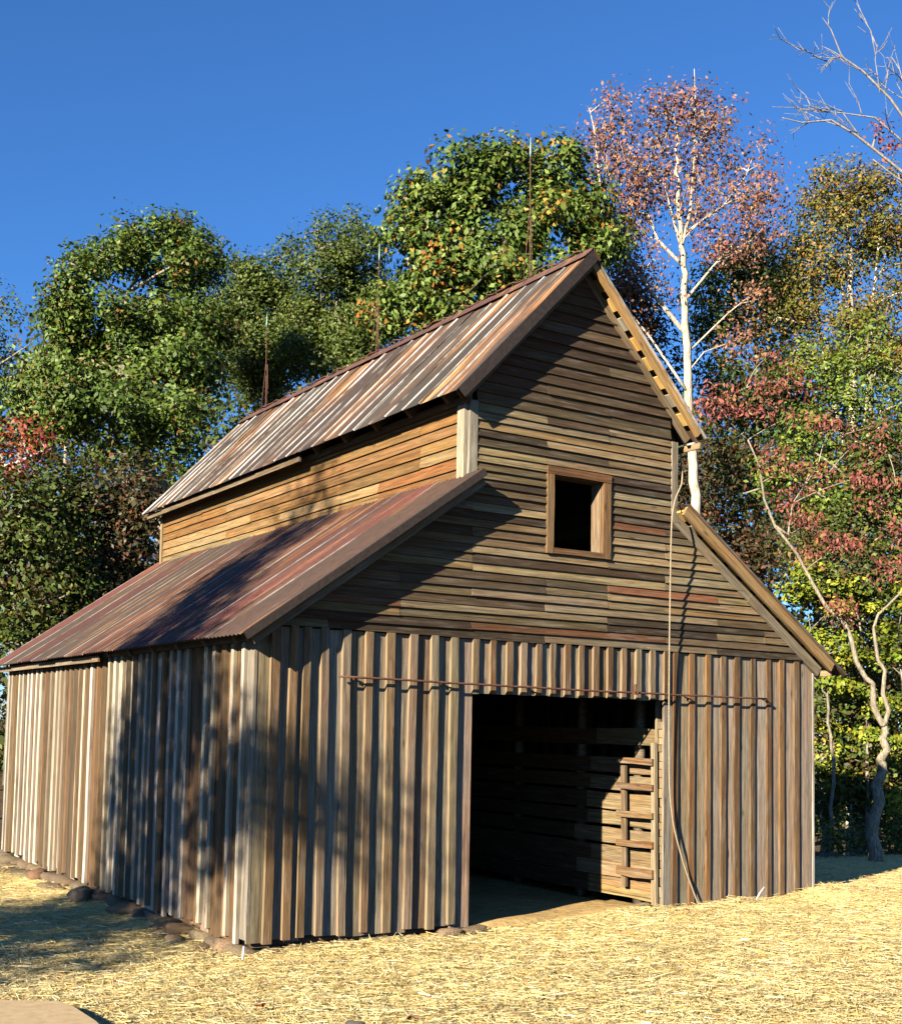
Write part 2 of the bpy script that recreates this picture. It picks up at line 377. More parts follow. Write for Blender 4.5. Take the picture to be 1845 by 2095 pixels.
for i in range(len(rb) - 1):
    x0, x1 = rb[i] + .03, rb[i + 1] + .028
    if i == len(rb) - 2: x1 = 6.365
    vboard('vertical_board', front, x0, x1 - x0 - .003, lowz(x0) + .01, 2.415, 0, .024, pick([P_BOARD[0], P_BOARD[2], P_BOARD[4], P_BOARD[5]]), wob=.003)
    vboard('batten', front, rb[i], random.uniform(.058, .072), lowz(x0) + .01, 2.425 + random.uniform(-.01, .005), -.023, .022, pick(P_BATT[:2] + [(.145, .088, .042), (.11, .072, .042)]), wob=.006, edge=False)
# corner boards
vboard('corner_board', front, 6.366, .022, -.03, 2.40, -.010, .034, (.30, .27, .225))

# roof lines
AX, ZA = 3.17, 6.045
ULx, URx, UZ = 1.725, 4.625, 4.525                     # main roof eaves
LLx, LLz, LTx, LTz = -.20, 2.33, 1.965, 3.855          # left lean-to roof: eave and top
RRx, RRz, RTx, RTz = 6.64, 2.29, 4.375, 3.815          # right lean-to roof
mU = (ZA - UZ) / (AX - ULx); mL = (LTz - LLz) / (LTx - LLx); mR = (RTz - RRz) / (RRx - RTx)
XL, XR = 1.955, 4.385
def xleft(z):
    if z < LTz - .10: return max(.002, LLx + (z + .085 - LLz) / mL)
    if z < 4.52: return XL + .07
    return max(XL + .07, ULx + (z + .10 - UZ) / mU)
def xright(z):
    if z < RTz - .10: return min(6.36, RRx - (z + .085 - RRz) / mR)
    if z < 4.52: return XR - .07
    return min(XR - .07, URx - (z + .10 - UZ) / mU)
WX0, WX1, WZ0, WZ1 = 2.83, 3.50, 3.265, 3.985
def clap(parent, xa0, xa1, xb0, xb1, z, pitch, ybot, color, mat, name='clapboard'):
    """lapped board: bottom edge from xa0 to xb0 (proud), top edge from xa1 to xb1"""
    h = pitch + .024; t = .014; d = random.uniform(-.005, .006); e = random.uniform(-.006, .005); e2 = random.uniform(-.006, .005)
    ox = xa0
    n = 3; v = []
    for i in range(n + 1):
        s = i / n; xb = xa0 + (xb0 - xa0) * s - ox; xt = xa1 + (xb1 - xa1) * s - ox
        w = random.uniform(-.002, .002) + e + (e2 - e) * s; dd = d + random.uniform(-.002, .002)
        v += [(xb, w, ybot + t + dd), (xb, w, ybot + dd), (xt, h + w, 0.003), (xt, h + w, .001 + .010)]
    f = []
    for i in range(n):
        a_ = 4 * i
        for j in range(4): f.append((a_ + j, a_ + 4 + j, a_ + 4 + (j + 1) % 4, a_ + (j + 1) % 4))
    f.append((0, 1, 2, 3)); a_ = 4 * n; f.append((a_ + 3, a_ + 2, a_ + 1, a_))
    me = poly_mesh(name, v, f)
    return new_obj(name, me, mat, parent, frame((ox, 0, z), X, Z, -Y), color)
z = H1 - .006; row = 0
studs = [0.0, .62, 1.28, 2.00, 2.80, 3.53, 4.25, 4.95, 5.62]
while z < ZA - .14:
    pitch = .0735 if z < 4.43 else .098
    pitch *= random.uniform(.95, 1.05)
    zt = z + pitch
    segs = [(xleft(z), xleft(zt), xright(z), xright(zt))]
    if zt > WZ0 and z < WZ1:
        segs = [(xleft(z), xleft(zt), WX0, WX0), (WX1, WX1, xright(z), xright(zt))]
    for (a0, a1, b0, b1) in segs:
        cuts = [s for s in studs if a0 + .35 < s < b0 - .35]
        if z > 4.43: cuts = [s for s in cuts if random.random() < .25]
        else:
            off = row % 3; cuts = [s for k_, s in enumerate(cuts) if (k_ + row * 2) % 3 == off or random.random() < .12]
        prev = (a0, a1)
        for c in cuts + [None]:
            nb = (b0, b1) if c is None else (c, c)
            pal = P_CLAP if z < 4.43 else P_GABLE
            col = pick(pal)
            if random.random() < .05 and z < 4.4: col = jit((.14, .066, .032))
            col = tuple(q * .86 for q in col)
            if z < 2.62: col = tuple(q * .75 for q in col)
            g_ = .0012
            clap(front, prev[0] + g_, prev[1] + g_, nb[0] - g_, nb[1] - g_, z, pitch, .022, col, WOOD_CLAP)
            prev = nb
    z = zt; row += 1
# posts at the corners of the upper storey
vboard('corner_board', front, 1.944, .084, 3.70, 4.50, -.038, .036, (.20, .172, .13), wob=.002)
vboard('corner_board', front, 4.325, .075, 3.68, 4.47, -.038, .036, (.175, .145, .105), wob=.002)
# window
wf = new_obj('window_frame', poly_mesh('window_frame', boxv(2.84, 3.49, .02, .06, 3.225, 3.262), BOXF), WOOD, barn, color=(.15, .09, .045)); wf.name = 'window_frame'
tag(wf, 'square unglazed loft window framed in tan boards')
PW_ = [(.135, .082, .04), (.145, .092, .046), (.12, .07, .034)]
vboard('casing', wf, 2.795, .074, 3.235, 3.955, -.052, .045, PW_[1], WOOD_TAN, .003)
vboard('casing', wf, 3.455, .088, 3.240, 3.95, -.052, .045, PW_[0], WOOD_TAN, .003)
board('casing', wf, (2.797, -.007, 3.956), X, Z, -Y, .752, .072, .045, (.115, .058, .027), WOOD_TAN, 4, .003)
board('sill', wf, (2.872, -.007, 3.240), X, Z, -Y, .580, .052, .042, (.12, .065, .032), WOOD_TAN, 4, .003)
board('jamb', wf, (3.475, -.004, 3.27), Z, Y, -X, .69, .13, .022, (.17, .13, .09), WOOD_TAN, 3, .002)
board('jamb', wf, (2.845, -.004, 3.27), Z, Y, X, .69, .13, .022, (.2, .14, .09), WOOD_TAN, 3, .002)
board('jamb', wf, (2.87, -.004, 3.972), X, Y, -Z, .58, .13, .020, (.16, .10, .06), WOOD_TAN, 3, .002)
board('jamb', wf, (2.87, -.004, 3.268), X, Y, Z, .58, .13, .020, (.2, .14, .09), WOOD_TAN, 3, .002)

# --- left wall
a = Acc()
for i in range(11): a.box(.034, .12, .1 + i * .72, .18 + i * .72, 0, 2.30)
a.box(.034, .13, .15, D_ - .05, -.06, -.002); a.box(.034, .13, .15, D_ - .05, 2.28, 2.40)
left = new_obj('left_wall', a.mesh('left_wall'), WOOD, barn, color=(.07, .05, .035))
def z_under(x, zz, xx, m): return zz + (x - xx) * m
y = .0; k_ = 0
ztop = 2.385
while y < D_ - .05:
    w = random.uniform(.165, .225)
    if y == 0: w = .15
    if y + w > D_ - .12: w = D_ - y
    col = pick(P_LEFT) if k_ else (.165, .14, .11)
    sboard('vertical_board', left, y + .001, w - .002, random.uniform(-.05, .01), ztop, -.002, .024, col, WOOD_SILVER, .003)
    if k_ >= 1:
        bw = random.uniform(.05, .07); sboard('batten', left, y - bw / 2, bw, random.uniform(-.045, .015), ztop, -.034, .030, pick(P_LEFT + [P_LEFT[0], P_LEFT[6], P_LEFT[1]]), WOOD_SILVER, .006)
    y += w; k_ += 1
sboard('batten', left, D_ - .055, .055, -.02, ztop, -.034, .030, (.27, .255, .235), WOOD_SILVER)
# --- upper left wall (tan clapboards above the lean-to)
a = Acc()
for i in range(11): a.box(XL + .03, XL + .11, .1 + i * .72, .18 + i * .72, 2.46, 4.50)
a.box(XL + .03, XL + .11, .0 + .13, D_ - .05, 4.50, 4.58)
upl = new_obj('upper_left_wall', a.mesh('upper_left_wall'), WOOD, barn, color=(.07, .05, .035))
z = 3.70; row = 0
while z < 4.50:
    pitch = .104 * random.uniform(.96, 1.04); cuts = sorted(random.sample([.75, 1.5, 2.3, 3.0, 3.7, 4.5, 5.2, 6.0, 6.7], random.choice([2, 3, 3, 4])))
    prev = .005
    for c in cuts + [D_ - .02]:
        h = pitch + .022; L = c - prev - .003; v = []; n = 4; e = random.uniform(-.004, .004)
        for i in range(n + 1):
            s = i / n * L; w = random.uniform(-.003, .003) + e; d = random.uniform(-.002, .002)
            v += [(s, w, .035 + d), (s, w, .022 + d), (s, h + w, .003), (s, h + w, .011)]
        f = []
        for i in range(n):
            q = 4 * i
            for j in range(4): f.append((q + j, q + (j + 1) % 4, q + 4 + (j + 1) % 4, q + 4 + j))
        f.append((3, 2, 1, 0)); q = 4 * n; f.append((q, q + 1, q + 2, q + 3))
        new_obj('clapboard', poly_mesh('clapboard', v, f), WOOD_TAN, upl, frame((XL + .002, prev, z), Y, Z, -X), pick(P_TAN))
        prev = c
    z += pitch; row += 1
sboard('corner_board', upl, -.001, .075, 3.80, 4.50, XL - .046, .034, (.25, .215, .16), WOOD_SILVER, .002)
sboard('corner_board', upl, .076, .035, 3.80, 4.48, XL - .044, .030, (.27, .235, .17), WOOD_SILVER, .002)
sboard('corner_board', upl, D_ - .08, .075, 3.82, 4.48, XL - .044, .034, (.2, .15, .085), WOOD_TAN, .002)
# --- rear and right walls, loft floor (close the barn)
a = Acc(); x = 0.0
while x < 6.3:
    zt = 2.3 if (x < XL - .1 or x > XR - .1) else 2.42
    zr = min(LLz + (x + .0 - LLx) * mL, 3.7) - .09 if x < XL - .1 else (min(RRz + (RRx - x - .29) * mR, 3.7) - .09 if x > XR - .1 else None)
    if zr is None: zr = min(UZ + (min(x, 2 * AX - x - .29) - ULx) * mU, ZA) - .10
    a.box(x + .002, min(x + .289, 6.37), D_ - .03, D_ - .004, 0, max(zr, 2.2)); x += .29
rear = new_obj('rear_wall', a.mesh('rear_wall'), WOOD, barn, color=(.14, .10, .07))
a = Acc(); yy = .03
while yy < D_ - .05: a.box(W_ - .03, W_ - .004, yy + .002, min(yy + .29, D_ - .035) - .002, 0, 2.36); yy += .29
rightw = new_obj('right_wall', a.mesh('right_wall'), WOOD, barn, color=(.16, .12, .08))
a = Acc(); zz = 3.68
while zz < 4.5: a.box(XR - .03, XR - .004, .03, D_ - .035, zz + .002, zz + .15); zz += .152
upr = new_obj('upper_right_wall', a.mesh('upper_right_wall'), WOOD, barn, color=(.12, .09, .06))
a = Acc(); xx = .15
while xx < 6.2: a.box(xx, xx + .22, .16, D_ - .04, 2.32, 2.345); xx += .2215
loft = new_obj('loft_floor', a.mesh('loft_floor'), WOOD, barn, color=(.10, .075, .05))

# --- inner partition seen through the doorway
XP = 4.31
a = Acc()
for yy in (.40, 1.3, 2.4, 3.5, 4.6, 5.7, 6.8): a.box(XP + .026, XP + .11, yy, yy + .09, -.1, 2.28)
part_ = new_obj('inner_partition', a.mesh('inner_partition'), WOOD, barn, color=(.12, .09, .06))
P_IN = [(.17, .135, .085), (.15, .12, .075), (.20, .16, .10), (.12, .095, .06)]
zz = .02; i = 0
while zz < 1.66:
    hgt = random.uniform(.135, .165)
    if i < 2: hgt = .085
    col = jit((.24, .155, .065)) if i < 2 else pick(P_IN)
    y1 = random.uniform(1.0, 1.2) if i % 2 else random.uniform(1.1, 1.4)
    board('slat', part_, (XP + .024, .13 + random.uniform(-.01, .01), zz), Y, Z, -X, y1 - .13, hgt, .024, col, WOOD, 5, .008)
    board('slat', part_, (XP + .024, y1 + .005, zz), Y, Z, -X, D_ - .1 - y1, hgt, .024, pick([(.055, .042, .028), (.045, .034, .023), (.07, .052, .033)]), WOOD_CLAP, 4, .006)  # inner lengths coloured darker, standing in for the deep shade behind the doorway
    zz += hgt + (.004 if i < 3 else random.uniform(.018, .032)); i += 1
    if i == 9: zz += .10
zz = .0; i = 0                                     # stacked cross-piece ends by the door post
while zz < 1.72:
    hgt = random.uniform(.065, .105); tt = random.uniform(.02, .045)
    board('cross_piece_end', part_, (XP + .012, .030, zz), Z, Y, -X, hgt - .006, .07, tt, pick(P_IN[:3]), WOOD, 2, .003)
    zz += hgt; i += 1
board('door_post', part_, (XP + .02, .10, -.05), Z, Y, -X, 2.0, .032, .05, (.18, .14, .09), WOOD, 5, .004)
# dark board wall on the left side of the drive-through
a = Acc(); yy = .2
while yy < D_ - .3: a.box(1.92, 1.945, yy + .002, yy + .2, 0, 2.30); yy += .205
inl = new_obj('inner_partition', a.mesh('inner_partition_left'), WOOD, barn, color=(.12, .09, .06))

# --- door track rail
p0 = onY(694, 1384, -.085); p1 = onY(1568, 1430, -.085)
n = 24; pts = [p0 + (p1 - p0) * (i / (n - 1)) + np.array([0, 0, -.010 * math.sin(math.pi * i / (n - 1)) + random.uniform(-.002, .002)]) for i in range(n)]
a = Acc(); a.add(*tube(pts, .0105, 6)); rail = new_obj('door_track', a.mesh('door_track', True), RUST, barn)
tag(rail, 'thin rusty iron rail across the top of the doorway')
for x in (.86, 1.70, 2.60, 3.55, 4.5, 5.62):
    zc = float(np.interp(x, [p0[0], p1[0]], [p0[2], p1[2]])) - .006
    a = Acc(); a.add(*tube([(x, .0, zc + .004), (x, -.05, zc + .006), (x, -.082, zc + .004)], .007, 6)); a.add(*tube([(x, -.036, zc + .014), (x, -.037, zc - .016)], .010, 6))
    new_obj('rail_hook', a.mesh('rail_hook', True), RUST, rail)
ph = onY(1299, 1408, -.10)
a = Acc(); a.add(*tube([ph + np.array([0, 0, .035]), ph + np.array([0, 0, -.06])], [.013, .010], 6)); a.add(*tube([ph + np.array([-.028, 0, -.05]), ph + np.array([.03, 0, -.055]), ph + np.array([.036, 0, -.02])], .009, 6))
new_obj('trolley_hanger', a.mesh('trolley_hanger', True), RUST, rail)

# ------------------------------------------------------------------ roofs
def crimp_sheet(L, W):
    ys = [0, .010, .020, .034, .040, W / 2 - .018, W / 2 - .012, W / 2, W / 2 + .012, W / 2 + .018, W - .016, W]; zs = [0, .014, .014, 0, 0, 0, 0, .011, 0, 0, 0, .008]
    rg = [.5, 1, 1, .6, 0, 0, .5, 1, .5, 0, 0, 1]
    v = []; c = []; f = []; n = 5
    for i in range(n + 1):
        t = i / n; s = random.uniform(-.004, .004)
        for y_, z_, r in zip(ys, zs, rg): v.append((L * t, y_, z_ + s)); c.append((r,) * 3)
    m = len(ys)
    for i in range(n):
        for j in range(m - 1): q = i * m + j; f.append((q, q + m, q + m + 1, q + 1))
    return quick_mesh('crimped_sheet', v, f, np.array(c))
def corr_sheet(L, W):
    nw = 9; per = 4; m = nw * per + 1; v = []; c = []; f = []; n = 3
    for i in range(n + 1):
        t = i / n; s = random.uniform(-.004, .004)
        for j in range(m):
            y_ = W * j / (m - 1); v.append((L * t, y_, .007 * math.sin(2 * math.pi * j / per) + s + (.004 if j < 3 else 0))); c.append(((1.0 if j < 2 else 0.0),) * 3)
    for i in range(n):
        for j in range(m - 1): q = i * m + j; f.append((q, q + m, q + m + 1, q + 1))
    return quick_mesh('corrugated_sheet', v, f, np.array(c), True)
def lower_pal(y): return random.choice([(.080, .025, .022), (.092, .028, .024), (.066, .024, .019), (.066, .034, .027), (.050, .034, .025)])
def upper_pal(y): return random.choice([(.056, .034, .026), (.048, .034, .027), (.064, .036, .026), (.050, .040, .032)])
def roof(name, top, eave, g, mat, sheet, wsheet, pal, side, label):
    """one slope: top and eave are (x,z); sheets run down it, laths and rafters carry it"""
    a_ = unit((eave[0] - top[0], 0, eave[1] - top[1])); n_ = np.cross(a_, Y) * (1 if side < 0 else -1)
    if n_[2] < 0: n_ = -n_
    L = math.hypot(eave[0] - top[0], eave[1] - top[1]); T = np.array([top[0], 0, top[1]])
    purl = Acc(); root_pts = T - n_ * .075
    # ridge/top plate as the mesh of the part itself
    base = T + a_ * .06 - n_ * .12
    M = frame(base + Y * .05, a_, Y, np.cross(a_, Y))
    me = poly_mesh(name, boxv(0, .08, 0, D_ - .1, -.03, .03), BOXF)
    r = new_obj(name, me, WOOD, barn, M, (.10, .07, .045)); tag(r, label)
    Minv = np.linalg.inv(M)
    def put(nm, me, mat, Mw, col=None): return new_obj(nm, me, mat, r, Minv @ Mw, col)
    y0, y1 = -g - .02, D_ + .14; ns = int(round((y1 - y0) / wsheet)); ws = (y1 - y0) / ns
    variants = [sheet(L + .03, ws + .035) for _ in range(4)]
    for i in range(ns):
        ex = random.uniform(-.018, .012); o_ = T + Y * (y0 + i * ws - .005) + n_ * (.004 + (i % 2) * .004) + a_ * ex
        if side < 0: Mw = frame(o_, a_, Y, np.cross(a_, Y)); 
        else: Mw = frame(o_ + Y * (ws + .03), a_, -Y, np.cross(a_, -Y))
        if (Mw[:3, 2] @ n_) < 0: Mw = frame(o_ + Y * (ws + .03), a_, -Y, np.cross(a_, -Y)) if side < 0 else frame(o_, a_, Y, np.cross(a_, Y))
        put('roof_sheet', variants[i % 4], mat, Mw, jit(pal(i), .2))
    s = .03; i = 0
    lathm = [poly_mesh('lath', boxv(0, .135, 0, D_ + g + .07, -.024, 0), BOXF) for _ in range(1)]
    while s + .135 < L - .01:
        Mw = frame(T + a_ * s + Y * (-g + .048) - n_ * .006, a_, Y, np.cross(a_, Y))
        if Mw[:3, 2] @ n_ < 0: Mw = frame(T + a_ * (s + .135) + Y * (-g + .048) - n_ * .006, -a_, Y, np.cross(-a_, Y))
        put('lath', lathm[0], WOOD_TAN, Mw, jit((.46, .29, .10) if i % 2 == 0 or random.random() < .5 else (.22, .20, .16), .12)); s += .135 + random.uniform(.075, .10); i += 1
    raf = poly_mesh('rafter', boxv(0, L - .12, 0, .05, -.09, 0), BOXF)
    for i in range(12):
        Mw = frame(T + a_ * .05 + Y * (.16 + i * .62) - n_ * .032, a_, Y, np.cross(a_, Y))
        if Mw[:3, 2] @ n_ < 0: Mw = frame(T + a_ * .05 + Y * (.21 + i * .62) - n_ * .032, a_, -Y, np.cross(a_, -Y))
        put('rafter', raf, WOOD, Mw, (.13, .09, .055))
    return r, T, a_, n_, L, Minv, M
GU, GL = .17, .21
main_l = roof('main_roof_slope', (AX, ZA), (ULx, UZ), GU, METAL_UP, crimp_sheet, .62, upper_pal, -1, 'upper left roof slope of brown metal sheets streaked white and orange')
main_r = roof('main_roof_slope', (AX, ZA), (URx, UZ), GU, METAL_UP, crimp_sheet, .62, upper_pal, 1, 'upper right roof slope seen only along its edge')
low_l = roof('lean_to_roof', (LTx, LTz), (LLx, LLz), GL, METAL_LOW, corr_sheet, .65, lower_pal, -1, 'lower left roof slope of maroon corrugated metal')
low_r = roof('lean_to_roof', (RTx, RTz), (RRx, RRz), GL, METAL_LOW, corr_sheet, .65, lower_pal, 1, 'lower right roof slope seen only along its edge')
def rake(rf, s0, s1, yf, t, drop, off, color, mat, name='rake_board'):
    """board along a slope, front face at yf, its top off below the roof plane"""
    r, T, a_, n_, L, Minv, M = rf
    o_ = T + a_ * s0 - n_ * (off + drop) + Y * (yf + t)
    az_ = -Y; ay_ = n_
    me = []
    b = board(name, r, (0, 0, 0), X, Y, Z, s1 - s0, drop, t, color, mat, 5, .003)
    b.matrix_basis = Matrix((Minv @ frame(o_, a_, ay_, az_)).tolist()) if np.dot(np.cross(a_, ay_), az_) > 0 else Matrix((Minv @ frame(T + a_ * s1 - n_ * (off + drop) + Y * (yf + t), -a_, ay_, az_)).tolist())
    return b
# right slopes: tan fly rafter, wall trim
rake(main_r, .03, main_r[4] - .06, -GU + .002, .034, .062, .004, (.30, .185, .075), WOOD_TAN)
rake(main_r, .10, main_r[4] - .05, -.036, .033, .070, .034, (.15, .105, .06), WOOD)
rake(low_r, .0, low_r[4] - .20, -GL + .002, .034, .098, .006, (.23, .145, .065), WOOD_TAN)
rake(low_r, .02, low_r[4] * .47, -.036, .033, .10, .036, (.17, .14, .10), WOOD)
rake(low_r, low_r[4] * .47 + .004, low_r[4] - .18, -.040, .036, .11, .036, (.16, .135, .10), WOOD)
# left slopes: dark flashing folded over the edge, fly rafter behind it
rake(main_l, .0, main_l[4] + .01, -GU - .032, .008, .10, -.012, (.05, .035, .028), FLASH, 'rake_flashing')
rake(main_l, .05, main_l[4] - .05, -GU + .004, .042, .115, .006, (.10, .065, .038), WOOD)
rake(main_l, .10, main_l[4] - .08, -.036, .033, .085, .036, (.10, .07, .045), WOOD)
rake(low_l, .0, low_l[4] - .0, -GL - .034, .010, .065, -.008, (.055, .038, .03), FLASH, 'rake_flashing')
rake(low_l, .03, low_l[4] - .05, -GL + .004, .042, .115, .012, (.11, .075, .044), WOOD)
rake(low_l, .05, low_l[4] - .08, -.036, .033, .10, .036, (.12, .085, .055), WOOD)
# eave boards and ridge caps
def child(rf, name, me, mat, Mw, col=None): return new_obj(name, me, mat, rf[0], rf[5] @ Mw, col)
for (rf, x, z, y0, y1, col, t) in ((main_l, ULx + .14, UZ - .06, -GU + .05, 3.1, (.05, .036, .026), .022), (main_l, ULx + .012, UZ - .085, 2.9, D_ + .13, (.12, .088, .052), .024),
                                   (low_l, LLx + .12, LLz - .045, -GL + .06, 3.6, (.06, .043, .03), .022), (low_l, LLx + .05, LLz - .085, 3.5, D_ + .13, (.15, .115, .075), .022),
                                   (main_r, URx - .04, UZ - .10, -GU + .05, D_ + .1, (.2, .13, .07), .022), (low_r, RRx - .20, RRz - .02, -GL + .05, D_ + .1, (.2, .13, .07), .022)):
    child(rf, 'eave_board', poly_mesh('eave_board', boxv(0, y1 - y0, 0, .060, 0, t), BOXF), WOOD, frame((x + t / 2, y0, z), Y, Z, -X) if False else frame((x + t, y1, z), -Y, Z, X) if False else frame((x + t, y0, z), Y, Z, X), col)
ncap = 6; yw = (D_ + .14 + GU + .03) / ncap
for i in range(ncap):
    v = []; aL = main_l[2]; aR = main_r[2]; w = .135
    for yy in (0, yw + .03):
        ap = np.array([0, yy, .030]); v += [ap + aL * w + main_l[3] * .006, ap + aL * .03, ap + np.array([0, 0, .012]), ap + aR * .03, ap + aR * w + main_r[3] * .006]
    f = [(j, j + 1, j + 6, j + 5) for j in range(4)]
    child(main_l, 'ridge_cap', poly_mesh('ridge_cap', v, f), METAL_LOW, frame((AX, -GU - .03 + i * yw, ZA + random.uniform(.002, .010) + (i % 2) * .005), X, Y, Z), jit((.10, .042, .036), .2))
# ridge cable and lightning rods
yy = np.linspace(-.05, D_ + .05, 120)
pts = np.stack([AX + .018 * np.sin(yy * 9) - .01, yy, ZA + .062 + .012 * np.sin(yy * 13.7) + .008 * np.sin(yy * 31)], 1)
a = Acc(); a.add(*tube(pts, .008, 4)); cab = new_obj('ridge_cable', a.mesh('ridge_cable', True), RUST, barn)
for (yr, top_, lean) in ((.76, 7.53, .02), (3.77, 7.42, -.02), (6.86, 7.46, .05)):
    zb = ZA + .045; a = Acc(); nn = 40
    t = np.linspace(0, 1, nn); px_ = AX + .004 * np.sin(t * 90); py_ = yr + lean * t + .004 * np.cos(t * 90)
    a.add(*tube(np.stack([px_, py_, zb + (top_ - .20 - zb) * t], 1), .006, 4))
    rod = new_obj('lightning_rod', a.mesh('lightning_rod', True), RUST, barn)
    a = Acc(); a.add(*tube([(AX, yr + lean, top_ - .20), (AX, yr + lean, top_ - .15), (AX, yr + lean, top_)], [.006, .009, .002], 6)); new_obj('tip', a.mesh('tip', True), VERDIGRIS, rod)
    for sx, sy in ((-1, .6), (1, .6), (-.2, -1)):
        a = Acc(); a.add(*tube([(AX + sx * .055, yr + sy * .055, zb - .03 - abs(sx) * .045), (AX + sx * .014, yr + sy * .012, zb + .62)], .0038, 4)); new_obj('brace', a.mesh('brace', True), RUST, rod)

# ------------------------------------------------------------------ foundation stones, floor
floor_x = np.linspace(.05, 6.32, 40); floor_y = np.linspace(-.30, 7.40, 46)
FX, FY = np.meshgrid(floor_x, floor_y, indexing='ij')
fz = -.035 + .02 * np.sin(3.1 * FX + FY) * np.cos(2.3 * FY) + .05 * np.exp(-(((FX - 3.75) / .5) ** 2 + ((FY - .10) / .35) ** 2))
fz = np.where(FY < .0, fz - .18 * (-FY / .30), fz); fz = np.where((FX < D0 - .02) | (FX > D1 + .02), np.minimum(fz, -.075 - np.where(FY < .06, .15, 0)), fz)
nyf = len(floor_y); ii = (np.arange(39)[:, None] * nyf + np.arange(45)[None, :]).ravel()
fl = new_obj('dirt_floor', quick_mesh('dirt_floor', np.stack([FX, FY, fz], -1).reshape(-1, 3), np.stack([ii, ii + nyf, ii + nyf + 1, ii + 1], -1), smooth=True), DIRT); tag(fl, kind='structure')
def rock_mesh(seed, k=8, m=6):
    r = np.random.default_rng(seed); v = []; f = []
    ph = r.random(8) * 6.28
    for i in range(m + 1):
        th = math.pi * i / m
        for j in range(k):
            p_ = 2 * math.pi * j / k; d = np.array([math.sin(th) * math.cos(p_), math.sin(th) * math.sin(p_), math.cos(th)])
            d = np.sign(d) * np.abs(d) ** .62                      # blocky
            s = 1 + .14 * math.sin(2.3 * d[0] + ph[0]) * math.cos(2.9 * d[1] + ph[1]) + .12 * math.sin(4 * d[2] + ph[2] + 2 * d[0]) + (r.random() - .5) * .10 * math.sin(th)
            v.append(d * s)
    for i in range(m):
        for j in range(k): f.append((i * k + j, (i + 1) * k + j, (i + 1) * k + (j + 1) % k, i * k + (j + 1) % k))
    return quick_mesh('stone', v, f)
rocks = [rock_mesh(s) for s in range(7)]
fnd = Acc(); fnd.box(.05, 6.3, .13, .28, -.25, -.065); fnd.box(.13, .28, .3, D_ - .1, -.25, -.065)
found = new_obj('foundation', fnd.mesh('foundation'), STONE, barn, color=(.12, .09, .06))
P_ST = [(.20, .16, .115), (.17, .135, .10), (.23, .185, .13), (.14, .115, .09), (.19, .13, .085)]
def stone(p, s, rz=None, col=None):
    rz = random.uniform(-.4, .4) if rz is None else rz
    M = Matrix.Translation(p) @ Matrix.Rotation(rz, 4, 'Z') @ Matrix.Rotation(random.uniform(-.12, .12), 4, 'X') @ Matrix.Diagonal((*s, 1))
    return new_obj('stone', random.choice(rocks), STONE, found, np.array(M), col or pick(P_ST))
y = -.02                                                    # under the left wall
while y < D_ + .1:
    L = random.uniform(.10, .22); h = random.uniform(.05, .085)
    stone((random.uniform(-.03, .05), y + L, -.045 - h), (random.uniform(.09, .14), L, h)); y += L * 2 * random.uniform(.9, 1.15)
    if random.random() < .45: stone((random.uniform(-.22, -.10), y - L * random.uniform(.3, 1.2), -.15), (random.uniform(.07, .12), random.uniform(.08, .16), random.uniform(.04, .07)))
for (px_, py_, sx, sy, sz, c) in ((470, 1948, .13, .09, .075, (.34, .21, .12)), (535, 1948, .15, .10, .06, (.30, .23, .15)), (255, 1866, .13, .22, .065, (.30, .17, .09)), (320, 1880, .10, .20, .05, (.24, .17, .11)), (75, 1797, .10, .13, .075, (.28, .13, .07)), (8, 1758, .16, .16, .10, (.22, .17, .12)), (165, 1840, .11, .15, .09, (.16, .13, .10)), (400, 1905, .09, .13, .06, (.24, .18, .11))):
    p_ = onZ(px_, py_, -.12); stone((p_[0], p_[1], -.10), (sx, sy, sz), .1, c)
x = .15
while x < D0 + .35:                                         # along the front
    L = random.uniform(.07, .15); h = random.uniform(.045, .065)
    stone((x + L, random.uniform(.0, .05), -.055 - h), (L, random.uniform(.08, .12), h)); x += L * 2 * random.uniform(.95, 1.25)
for (px_, py_, sx, sy, sz, c) in ((925, 1908, .12, .07, .045, (.36, .24, .14)), (975, 1903, .13, .07, .04, (.27, .18, .10)), (1312, 1856, .14, .08, .045, (.38, .31, .22)), (1365, 1868, .10, .06, .03, (.34, .26, .17))):
    p_ = onZ(px_, py_, -.03); stone((p_[0], p_[1] + .03, -.045), (sx, sy, sz), .05, c)

# ------------------------------------------------------------------ ladder, rope, things in the straw
XLd = XP - .055
def lad(zx, zy): return onX(950 + zx * .25, 1380 + zy * .25, XLd)
ladder = empty('ladder', (XLd, .3, .05)); tag(ladder, 'rough board ladder nailed up inside the doorway on its right', 'ladder')
def lbar(name, p, q, w, t, col):
    p = np.array(p) - np.array(ladder.location); q = np.array(q) - np.array(ladder.location); d = unit(q - p); nx = -X; s_ = unit(np.cross(nx, d))
    board(name, ladder, p - s_ * w / 2, d, s_, np.cross(d, s_), np.linalg.norm(q - p), w, t, col, WOOD, 4, .005)
l0, l1 = lad(1318, 1735), lad(1312, 745); r0, r1 = lad(1566, 1890), lad(1560, 560)
lbar('rail', l0, l1, .062, .028, (.125, .085, .05)); lbar('rail', r0, r1, .060, .032, (.19, .155, .10))
for ya, yb in ((700, 722), (905, 930), (1135, 1160), (1375, 1400), (1600, 1640)):
    p_, q_ = lad(1278, ya), lad(1572, yb); off = np.array([-.034, 0, 0]); lbar('rung', p_ + off, q_ + off, .058 if ya < 1500 else .085, .028, pick([(.14, .095, .055), (.11, .07, .04)]))
